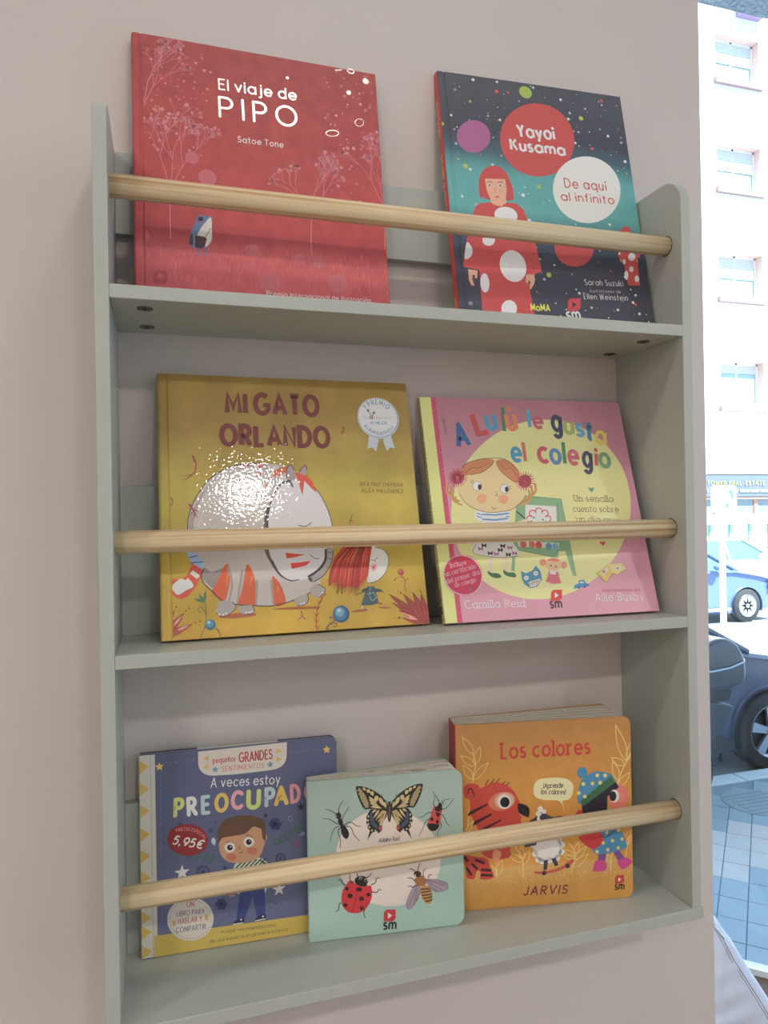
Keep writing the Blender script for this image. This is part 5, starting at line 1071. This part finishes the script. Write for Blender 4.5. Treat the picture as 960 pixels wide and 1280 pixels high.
# tiles laid square to the shop front
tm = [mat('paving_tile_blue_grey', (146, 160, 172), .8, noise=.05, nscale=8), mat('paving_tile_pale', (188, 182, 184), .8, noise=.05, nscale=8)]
ts_, tl_ = .140, .212; meshes = []
for m_ in tm:
    bm = bmesh.new(); g_ = .0024; e = .002
    vs1 = [bm.verts.new((x, y, -.02)) for x, y in ((g_, g_), (ts_ - g_, g_), (ts_ - g_, tl_ - g_), (g_, tl_ - g_))]; vs2 = [bm.verts.new((x, y, -e)) for x, y in ((g_, g_), (ts_ - g_, g_), (ts_ - g_, tl_ - g_), (g_, tl_ - g_))]
    vs3 = [bm.verts.new((x, y, 0)) for x, y in ((g_ + e, g_ + e), (ts_ - g_ - e, g_ + e), (ts_ - g_ - e, tl_ - g_ - e), (g_ + e, tl_ - g_ - e))]
    for A_, B_ in ((vs1, vs2), (vs2, vs3)):
        for i in range(4): bm.faces.new((A_[i], A_[(i + 1) % 4], B_[(i + 1) % 4], B_[i]))
    bm.faces.new(vs3); me = bpy.data.meshes.new('paving_tile'); bmesh.ops.recalc_face_normals(bm, faces=bm.faces); bm.to_mesh(me); bm.free(); me.materials.append(m_); meshes.append(me)
NR = Vector((-GD_.y, GD_.x, 0)); ang = math.atan2(GD_.y, GD_.x); rd = random.Random(21); pav = bpy.data.objects['pavement']; nt_ = 0; rest = []
cells = []
for i in range(-20, 34):
    for j in range(0, 36):
        p = GP + GD_ * (i * ts_ + .05) + NR * (.13 + j * tl_); c = p + GD_ * ts_ / 2 + NR * tl_ / 2
        if not (1.0 < c.x < 7.0 and .4 < c.y < 3.58): continue
        d = c - CAMP; d.z = SZ - CAMP.z; dep = d.dot(AF); sx = 480 + FOC * d.dot(AR) / dep if dep > .1 else 9999
        cells.append((abs(sx - 920) + (0 if dep > .5 else 999), i, j, p))
cells.sort(key=lambda q_: q_[0])
for k, (sc_, i, j, p) in enumerate(cells):
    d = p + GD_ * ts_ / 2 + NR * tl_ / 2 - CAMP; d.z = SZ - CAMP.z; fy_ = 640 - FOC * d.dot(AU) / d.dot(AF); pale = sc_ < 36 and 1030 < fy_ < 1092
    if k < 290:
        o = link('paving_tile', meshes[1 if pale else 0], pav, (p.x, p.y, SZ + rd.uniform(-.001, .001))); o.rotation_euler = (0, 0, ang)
    else: rest.append(p)
if rest:
    V_, F_ = [], []
    for p in rest:
        b_ = len(V_)
        for u, v in ((.004, .004), (ts_ - .004, .004), (ts_ - .004, tl_ - .004), (.004, tl_ - .004)): q_ = p + GD_ * u + NR * v; V_.append((q_.x, q_.y, SZ))
        for u, v in ((.004, .004), (ts_ - .004, .004), (ts_ - .004, tl_ - .004), (.004, tl_ - .004)): q_ = p + GD_ * u + NR * v; V_.append((q_.x, q_.y, SZ - .015))
        F_ += [(b_, b_ + 1, b_ + 2, b_ + 3)] + [(b_ + t_, b_ + 4 + t_, b_ + 4 + (t_ + 1) % 4, b_ + (t_ + 1) % 4) for t_ in range(4)]
    me = bpy.data.meshes.new('paving_remainder'); me.from_pydata(V_, [], F_); me.materials.append(tm[0]); o = link('paving_remainder', me, pav); o['kind'] = 'stuff'
p = at(948, 1003, (0, 0, 1), SZ); bm = bmesh.new(); cyl(bm, (p.x, p.y, SZ - .02), (p.x, p.y, SZ + .004), .24, 32)  # ribbed disc, slightly darker than the tiles
mh = bm_obj('pavement_disc', bm, mat('grey_disc', (140, 150, 160), .8, .0, bump=.6, bscale=40)); mh['label'] = 'round grey ribbed disc in the pavement near the kerb'; mh['category'] = 'manhole cover'
bm = bmesh.new()
for k in range(-3, 4): box(bm, p.x - .17, p.x + .17, p.y + k * .05 - .008, p.y + k * .05 + .008, SZ + .004, SZ + .008)
bm_obj('rib', bm, bpy.data.materials['grey_disc'], mh)

# ------------------------------------------------------------------ cars
rubber = mat('tyre_rubber', (46, 48, 52), .8); alloy = mat('alloy', (168, 176, 186), .35, .7); cglass = mat('car_glass', (90, 120, 136), .06, 0, .9); black = mat('black_plastic', (26, 28, 34), .5)
def lathe(bm, prof, c, ax_y=1, n=36):
    rings = []
    for r, y in prof: rings.append([bm.verts.new((c[0] + r * math.cos(t_), c[1] + y, c[2] + r * math.sin(t_))) for t_ in [2 * math.pi * k / n for k in range(n)]])
    for A_, B_ in zip(rings, rings[1:]):
        for k in range(n): bm.faces.new((A_[k], A_[(k + 1) % n], B_[(k + 1) % n], B_[k]))
def wheel(par, x, y, z, R_, wd, side_, spokes=5, flat=False):
    bm = bmesh.new(); s_y = side_
    lathe(bm, [(R_ * .66, 0), (R_ * .70, -.012 * s_y * -1), (R_ * .93, -.01 * s_y * -1), (R_, .03 * -s_y * -1), (R_, (wd - .03) * -s_y * -1), (R_ * .9, wd * -s_y * -1), (R_ * .5, wd * -s_y * -1)], (x, y, z)); ty = bm_obj('tyre', bm, rubber, par, smooth=True)
    bm = bmesh.new(); lathe(bm, [(R_ * .60, .03), (R_ * .66, .004), (R_ * .68, .004), (R_ * .68, .10)], (x, y, z)); rim = bm_obj('rim', bm, alloy, ty, smooth=True)
    bm = bmesh.new(); lathe(bm, [(.001, .06), (R_ * .62, .06)], (x, y, z)); bm_obj('brake_disc', bm, alloy if flat else black, ty)
    bm = bmesh.new()
    for k in range(spokes):
        t_ = 2 * math.pi * k / spokes + .35; ca, sa = math.cos(t_), math.sin(t_); wv = R_ * (.13 if not flat else .22)
        pr_ = [(R_ * .10, -wv * .6), (R_ * .62, -wv), (R_ * .62, wv), (R_ * .10, wv * .6)]
        A_ = [bm.verts.new((x + u * ca - v * sa, y + .012, z + u * sa + v * ca)) for u, v in pr_]; B_ = [bm.verts.new((x + u * ca - v * sa, y + .04, z + u * sa + v * ca)) for u, v in pr_]
        bm.faces.new(A_); bm.faces.new(B_)
        for q in range(4): bm.faces.new((A_[q], A_[(q + 1) % 4], B_[(q + 1) % 4], B_[q]))
    bm_obj('spokes', bm, alloy, ty); bm = bmesh.new(); cyl(bm, (x, y + .005, z), (x, y + .05, z), R_ * .14, 20); bm_obj('hub_cap', bm, alloy, ty)
def car(name, label, ox, oy, oz, R_, body, flip=1, group=None, steel=False):
    """front wheel touches the road at (ox, oy, oz); the near flank lies in the plane y = oy; flip = 1 drives towards +x"""
    c = thing(name, label, 'car', (ox, oy, oz), 0, group); s = flip
    bm_ = mat(name + '_paint', body, .35, .0, coat=.8)
    arch = [(R_ * 1.12 * math.cos(t_), R_ + R_ * 1.12 * math.sin(t_)) for t_ in [math.radians(200 - 220 * k / 14) for k in range(15)]]
    arch2 = [(x - 2.5, z) for x, z in arch]
    # lower body: flank outline with both wheel arches, drawn from rear to front
    prof = [(-3.25, .28)] + [p_ for p_ in arch2] + [(-2.05, .22)] + [p_ for p_ in arch] + [(.48, .24), (.78, .26), (.84, .45), (.80, .62), (.62, .76), (.25, .90), (-.28, .99), (-1.2, .99), (-2.4, 1.0), (-3.2, .98), (-3.35, .8), (-3.36, .45)]
    prof = [(u * s, v) for u, v in prof]
    bmm = bmesh.new(); ys = (0.0, -.035, -.035, .04)
    layers = [(0.03, 1.0, 0), (0.0, .985, .0), (1.70, .985, 0), (1.67, 1.0, 0)]
    rings = []
    for y, k, _ in ((.06, .97, 0), (0, 1, 0), (1.7, 1, 0), (1.64, .97, 0)):
        rings.append([bmm.verts.new((u if k == 1 else u * .995, y, (v if v < .7 else (v if k == 1 and v < .85 else v - (0.0 if k != 1 else .05))))) for u, v in prof])
    for A_, B_ in zip(rings, rings[1:]):
        for q in range(len(prof)): bmm.faces.new((A_[q], A_[(q + 1) % len(prof)], B_[(q + 1) % len(prof)], B_[q]))
    bmm.faces.new(rings[0]); bmm.faces.new(rings[-1]); b = bm_obj('body', bmm, bm_, c); bevel(b, .02, 3)
    # cabin: glazing wedge with roof and pillars
    lo = [(-.22, .985), (-3.0, .985)]; hi = [(-1.02, 1.42), (-2.55, 1.43)]
    def cab(y0, y1, ins): return [(lo[1][0] * s, y0, lo[1][1] - .03), (lo[0][0] * s, y0, lo[0][1] - .03), (hi[0][0] * s, y0 + ins, hi[0][1]), (hi[1][0] * s, y0 + ins, hi[1][1])]
    A_ = cab(.07, 0, .16); B_ = [(x, 1.70 - y, z) for x, y, z in A_]; g_ = bmesh.new(); va = [g_.verts.new(p_) for p_ in A_]; vb = [g_.verts.new(p_) for p_ in B_]
    g_.faces.new(va); g_.faces.new(vb)
    for q in range(4): g_.faces.new((va[q], va[(q + 1) % 4], vb[(q + 1) % 4], vb[q]))
    cabin = bm_obj('glazing', g_, cglass, c)
    pl = bmesh.new(); rf = [((hi[0][0] + .05) * s, .22), ((hi[1][0] - .1) * s, .22), ((hi[1][0] - .1) * s, 1.48), ((hi[0][0] + .05) * s, 1.48)]
    prism(pl, rf, 'z', 1.41, 1.455); bevel(bm_obj('roof', pl, bm_, c), .015)
    for (xa, za), (xb, zb) in (((lo[0][0] + .02, .97), (hi[0][0], 1.44)), ((-1.5, .97), (-1.55, 1.44)), ((lo[1][0], .97), (hi[1][0] - .05, 1.44))):
        for f_ in (0, 1):
            y0_, y1_ = (.062, .222) if not f_ else (1.638, 1.478); tube('pillar', [(xa * s, y0_, za), (xb * s, y1_, zb)], .032, bm_, c, 8)
    z_ = R_
    wheel(c, 0, .01, z_, R_, .2, 1, 5 if not steel else 8, steel); wheel(c, -2.5 * s, .01, z_, R_, .2, 1, 5 if not steel else 8, steel)
    wm = bmesh.new(); prism(wm, [(-.34 * s, .985), (-.20 * s, .985), (-.16 * s, 1.0), (-.36 * s, 1.01)], 'y', .12, 1.58); bm_obj('cowl', wm, black, c)
    mm = bmesh.new(); bmesh.ops.create_icosphere(mm, subdivisions=2, radius=.1); bmesh.ops.scale(mm, vec=(1.0, .9, .62), verts=mm.verts); bmesh.ops.translate(mm, vec=(-.72 * s, -.06, 1.06), verts=mm.verts); bm_obj('wing_mirror', mm, bm_, c, smooth=True)
    hl = bmesh.new(); prism(hl, [(.50 * s, .60), (.80 * s, .58), (.76 * s, .70), (.52 * s, .76)], 'y', -.006, .02); bm_obj('headlamp', hl, alloy, c)
    ss = bmesh.new(); box(ss, min(-2.1 * s, -.4 * s), max(-2.1 * s, -.4 * s), -.012, .02, .24, .30); bm_obj('door_sill', ss, black if not steel else alloy, c)
    for xh in (-1.35, -2.35): hh = bmesh.new(); box(hh, xh * s - .07, xh * s + .07, -.02, .005, .80, .825); bm_obj('door_handle', hh, bm_, c)
    return c
RZ = SZ - .06
p = at(968, 958, (0, 1, 0), 3.92); car('hatchback_car', 'dark navy hatchback parked at the kerb with spoked alloy wheels', p.x, 3.92, RZ, .315, (44, 58, 88), 1)
p = at(936, 778, (0, 0, 1), RZ); car('compact_car', 'bright blue car on the far side of the road with pale wheels', p.x, p.y, RZ, .31, (84, 108, 156), 1, steel=True)
car('white_car', 'white car behind the blue one across the road', p.x + 3.0, p.y + 2.0, RZ, .31, (232, 234, 236), 1, steel=True)

# scooter whose tail shows beside the wall edge
sc_x = at(899, 1008, (0, 0, 1), SZ); sx0, sy0 = sc_x.x - .26, sc_x.y
sco = thing('motor_scooter', 'black motor scooter parked on the pavement, mostly hidden behind the wall edge', 'scooter', (sx0, sy0, SZ))
sco.rotation_euler = (0, 0, 0)
wheel(sco, .0, 0, .24, .24, .11, 1, 5); wheel(sco, -1.25, 0, .24, .24, .11, 1, 5)
blk = mat('scooter_black', (36, 42, 58), .3, coat=.6)
bm = bmesh.new(); prism(bm, [(u, v) for u, v in spline([(-1.1, .5), (-.95, .30), (-.45, .26), (-.1, .45), (.18, .52), (.30, .66), (.26, .74), (-.3, .78), (-.5, .55), (-.85, .45), (-.98, .95), (-1.08, .95)], True, 4)], 'y', -.08, .20); bevel(bm_obj('body_shell', bm, blk, sco), .03, 3)
bm = bmesh.new(); prism(bm, spline([(-.45, .78), (.2, .76), (.30, .80), (.26, .86), (-.1, .86), (-.42, .84)], True, 4), 'y', -.09, .21); bevel(bm_obj('seat', bm, black, sco), .025, 3)
bm = bmesh.new(); prism(bm, spline([(.0, .86), (.34, .86), (.40, .98), (.34, 1.14), (.20, 1.20), (.04, 1.14), (-.03, .98)], True, 4), 'y', -.13, .25); bevel(bm_obj('top_case', bm, blk, sco), .04, 4)
tube('case_rim', [(-.03, -.137, .99), (.1, -.139, .985), (.25, -.139, 1.0), (.37, -.137, 1.03), (.40, -.10, 1.04)], .008, alloy, sco)
bm = bmesh.new(); prism(bm, [(.05, .50), (.26, .52), (.36, .40), (.31, .30), (.28, .38), (.22, .28), (.18, .42), (.08, .34)], 'y', .0, .10); bm_obj('rear_mudguard', bm, black, sco)
tube('handlebar', [(-1.0, -.28, 1.08), (-1.02, .06, 1.02), (-1.0, .40, 1.08)], .014, black, sco)
bm = bmesh.new(); cyl(bm, (-1.25, .06, .24), (-1.02, .06, 1.0), .03, 12); bm_obj('fork', bm, black, sco)

# street sign on its post
sp_ = at(902, 640, (0, 1, 0), 8.3)
sg = thing('street_sign', 'white rounded square sign with teal marks on a pale post across the street', 'sign', (sp_.x, 8.3, SZ))
wsig = mat('sign_white', (240, 242, 240), .4); teal = mat('sign_teal', (70, 190, 175), .5)
a0, a1 = at(887, 607, (0, 1, 0), 8.3), at(918, 640, (0, 1, 0), 8.3); sw, shh = (a1.x - a0.x) / 2, (a0.z - a1.z) / 2
bm = bmesh.new(); prism(bm, [(u - sp_.x + (sp_.x - sp_.x), v) for u, v in [( (a0.x + a1.x) / 2 + q_[0], (a0.z + a1.z) / 2 - SZ + q_[1]) for q_ in rrect(-sw, sw, -shh, shh, sw * .25, sw * .25)]], 'y', -.05, -.02); bm_obj('sign_panel', bm, wsig, sg)
bm = bmesh.new(); cyl(bm, (0, 0, 0), (0, 0, a0.z - SZ - .05), .045, 16); bm_obj('post', bm, wsig, sg)
cx_, cz_ = (a0.x + a1.x) / 2 - sp_.x, (a0.z + a1.z) / 2 - SZ
bm = bmesh.new()
for q in ([(.30, .62), (.5, .72), (.66, .50), (.74, .0), (.60, -.05), (.50, .35)], [(.02, -.42), (.34, -.30), (.30, -.60), (.2, -.72)]): bm.faces.new([bm.verts.new((cx_ + u * sw, -.053, cz_ + v * shh)) for u, v in q])
bm_obj('teal_mark', bm, teal, sg)

# ------------------------------------------------------------------ building across the street
FY = 15.5
fb = thing('apartment_building', 'bright pale apartment building across the street with rows of windows above a shop', 'building', (0, FY, SZ - .02))
pale = mat('pale_render', (236, 228, 224), .9, noise=.02, nscale=.6); pinkr = mat('pinkish_reveal', (214, 184, 174), .9); wglass = mat('pane_glass', (150, 176, 186), .08, 0, .8); frm = mat('window_frame', (236, 238, 238), .5); blind = mat('blind', (206, 204, 200), .8)
stone = mat('sill_stone', (150, 126, 128), .8)
zt = [at(900, y, (0, 1, 0), FY).z for y in (41, 178, 315, 450)]; zb = [at(900, y, (0, 1, 0), FY).z for y in (98, 236, 371, 507)]
zt = [zt[3] + 3.03 * (3 - i) for i in range(4)]; zb = [zb[3] + 3.03 * (3 - i) for i in range(4)]
wx0 = at(899, 380, (0, 1, 0), FY).x; wx1 = at(954, 380, (0, 1, 0), FY).x; ww_ = wx1 - wx0; pitch = 3.1; cols = [wx0 + pitch * k for k in range(-2, 3)]
zg = at(883, 592, (0, 1, 0), FY).z; o0 = Vector((0, FY, SZ - .02)); X0, X1 = cols[0] - 1.4, cols[-1] + ww_ + 1.4
bands = [(zg, zb[3])] + [(zt[i + 1], zb[i]) for i in (2, 1, 0)] + [(zt[0], zt[0] + 2.4)]
bm = bmesh.new()
for a_, b_ in bands: box(bm, X0, X1, 0, .4, a_ - o0.z, b_ - o0.z)
for i in range(4):
    xs_ = [X0] + sum([[c_, c_ + ww_] for c_ in cols], []) + [X1]
    for k in range(0, len(xs_), 2): box(bm, xs_[k], xs_[k + 1], 0, .4, zb[i] - o0.z, zt[i] - o0.z)
bm_obj('upper_wall', bm, pale, fb)
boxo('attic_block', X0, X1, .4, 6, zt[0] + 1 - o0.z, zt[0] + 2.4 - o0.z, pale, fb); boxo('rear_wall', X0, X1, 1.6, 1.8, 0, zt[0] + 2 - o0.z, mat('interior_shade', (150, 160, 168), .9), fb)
for i in range(4):
    for c_ in cols:
        z0_, z1_ = zb[i] - o0.z, zt[i] - o0.z
        bm = bmesh.new(); f_ = .06
        box(bm, c_, c_ + ww_, .24, .30, z1_ - f_, z1_); box(bm, c_, c_ + ww_, .24, .30, z0_, z0_ + f_); box(bm, c_, c_ + f_, .24, .30, z0_, z1_); box(bm, c_ + ww_ - f_, c_ + ww_, .24, .30, z0_, z1_); box(bm, c_ + ww_ / 2 - .03, c_ + ww_ / 2 + .03, .24, .30, z0_, z1_)
        wo = bm_obj('window', bm, frm, fb)
        boxo('pane', c_ + f_, c_ + ww_ - f_, .26, .27, z0_ + f_, z1_ - f_, wglass, wo)
        bm = bmesh.new()
        for s2 in range(10 if i < 3 else 4): box(bm, c_ + f_, c_ + ww_ - f_, .235, .245, z1_ - f_ - .06 * (s2 + 1) + .008, z1_ - f_ - .06 * s2)
        bm_obj('blind', bm, blind, wo)
        bm = bmesh.new(); box(bm, c_ - .0, c_ + ww_, .002, .24, z1_ - .012, z1_ - .001); box(bm, c_ + ww_ - .012, c_ + ww_ - .001, .002, .24, z0_, z1_); bm_obj('reveal', bm, pinkr, wo)
        boxo('sill', c_ - .05, c_ + ww_ + .06, -.10, .24, z0_ - .16, z0_ - .01, stone, wo)
pz = at(922, 15, (0, 1, 0), FY); boxo('pilaster', at(920, 20, (0, 1, 0), FY).x, at(948, 20, (0, 1, 0), FY).x, -.25, 0, zt[0] - o0.z + .55, zt[0] + 2.4 - o0.z, mat('lilac_render', (150, 132, 164), .9), fb)
# ground floor: fascia sign, transom windows, shop windows
s0, s1 = at(883, 594, (0, 1, 0), FY - .15).z - o0.z, at(883, 621, (0, 1, 0), FY - .15).z - o0.z
fas = boxo('fascia_board', X0, X1, -.15, .05, s1, s0, mat('navy_fascia', (92, 104, 132), .6), fb)
prS = print_mat('sign_ink', .5)
L0, L1 = at(884, 600, (0, 1, 0), FY - .15), at(957, 606, (0, 1, 0), FY - .15)
sa = Art(lambda x, y: (at(x, y, (0, 1, 0), FY - .15).x, at(x, y, (0, 1, 0), FY - .15).z - o0.z), 1.0); sa.z = .17; sa.frame(880, 585, 12.0)
sa.text('TOWER REAL-ESTATE', (40, 258), (910, 256), 62, (150, 152, 66), .2, gap=.2); sa.poly([(40, 320), (60, 320), (60, 368), (40, 368)], (130, 146, 124))
for x0_, x1_ in ((460, 510), (530, 680), (690, 820), (830, 960)): sa.poly([(x0_, 318), (x1_, 318), (x1_, 366), (x0_, 366)], (130, 146, 124))
sa.build('fascia_lettering', prS, fas)
woodb = mat('shop_wood', (176, 140, 122), .7); g0 = at(883, 656, (0, 1, 0), FY).z - o0.z; g1 = at(883, 643, (0, 1, 0), FY).z - o0.z
boxo('transom_beam', X0, X1, -.12, .05, s1 - .07, s1 - .01, woodb, fb); boxo('transom_beam', X0, X1, -.16, .05, g0, g1, woodb, fb)
teg = mat('teal_frame', (130, 176, 170), .6)
px_ = [at(x, 680, (0, 1, 0), FY).x for x in (888, 913, 937)]; st_ = px_[1] - px_[0]
for k in range(-4, 8):
    x = px_[0] + st_ * k; mu_ = boxo('mullion', x - .035, x + .035, -.02, .08, 0, g0, teg, fb)
    boxo('shop_pane', x + .035, x + st_ - .035, .03, .04, .35, g0, mat('shop_glass', (206, 232, 230), .1) if k == -4 else bpy.data.materials['shop_glass'], fb)
    boxo('poster', x + .1, x + st_ - .12, .0, .02, .75, g0 - .3, (frm, mat('poster_teal', (150, 214, 220), .8) if k == -4 else bpy.data.materials['poster_teal'])[k % 2], fb)
boxo('shop_rail', X0, X1, -.03, .08, g0 * .62, g0 * .62 + .04, teg, fb); boxo('shop_plinth', X0, X1, -.05, .1, 0, .35, pale, fb)
xt = at(944, 635, (0, 1, 0), FY).x
for k in range(-3, 4): boxo('transom_post', xt + 1.35 * k - .06, xt + 1.35 * k + .06, -.03, .06, g1, s1 - .07, woodb, fb); boxo('transom_pane', xt + 1.35 * k + .06, xt + 1.35 * (k + 1) - .06, .0, .02, g1, s1 - .07, mat('transom_glass', (120, 140, 152), .15) if k == -3 else bpy.data.materials['transom_glass'], fb)
structure(boxo('cornice_band', X0, X1, FY - .06, FY + .02, zg - .02, zg + .5, mat('pale_blue_band', (206, 226, 230), .8)))
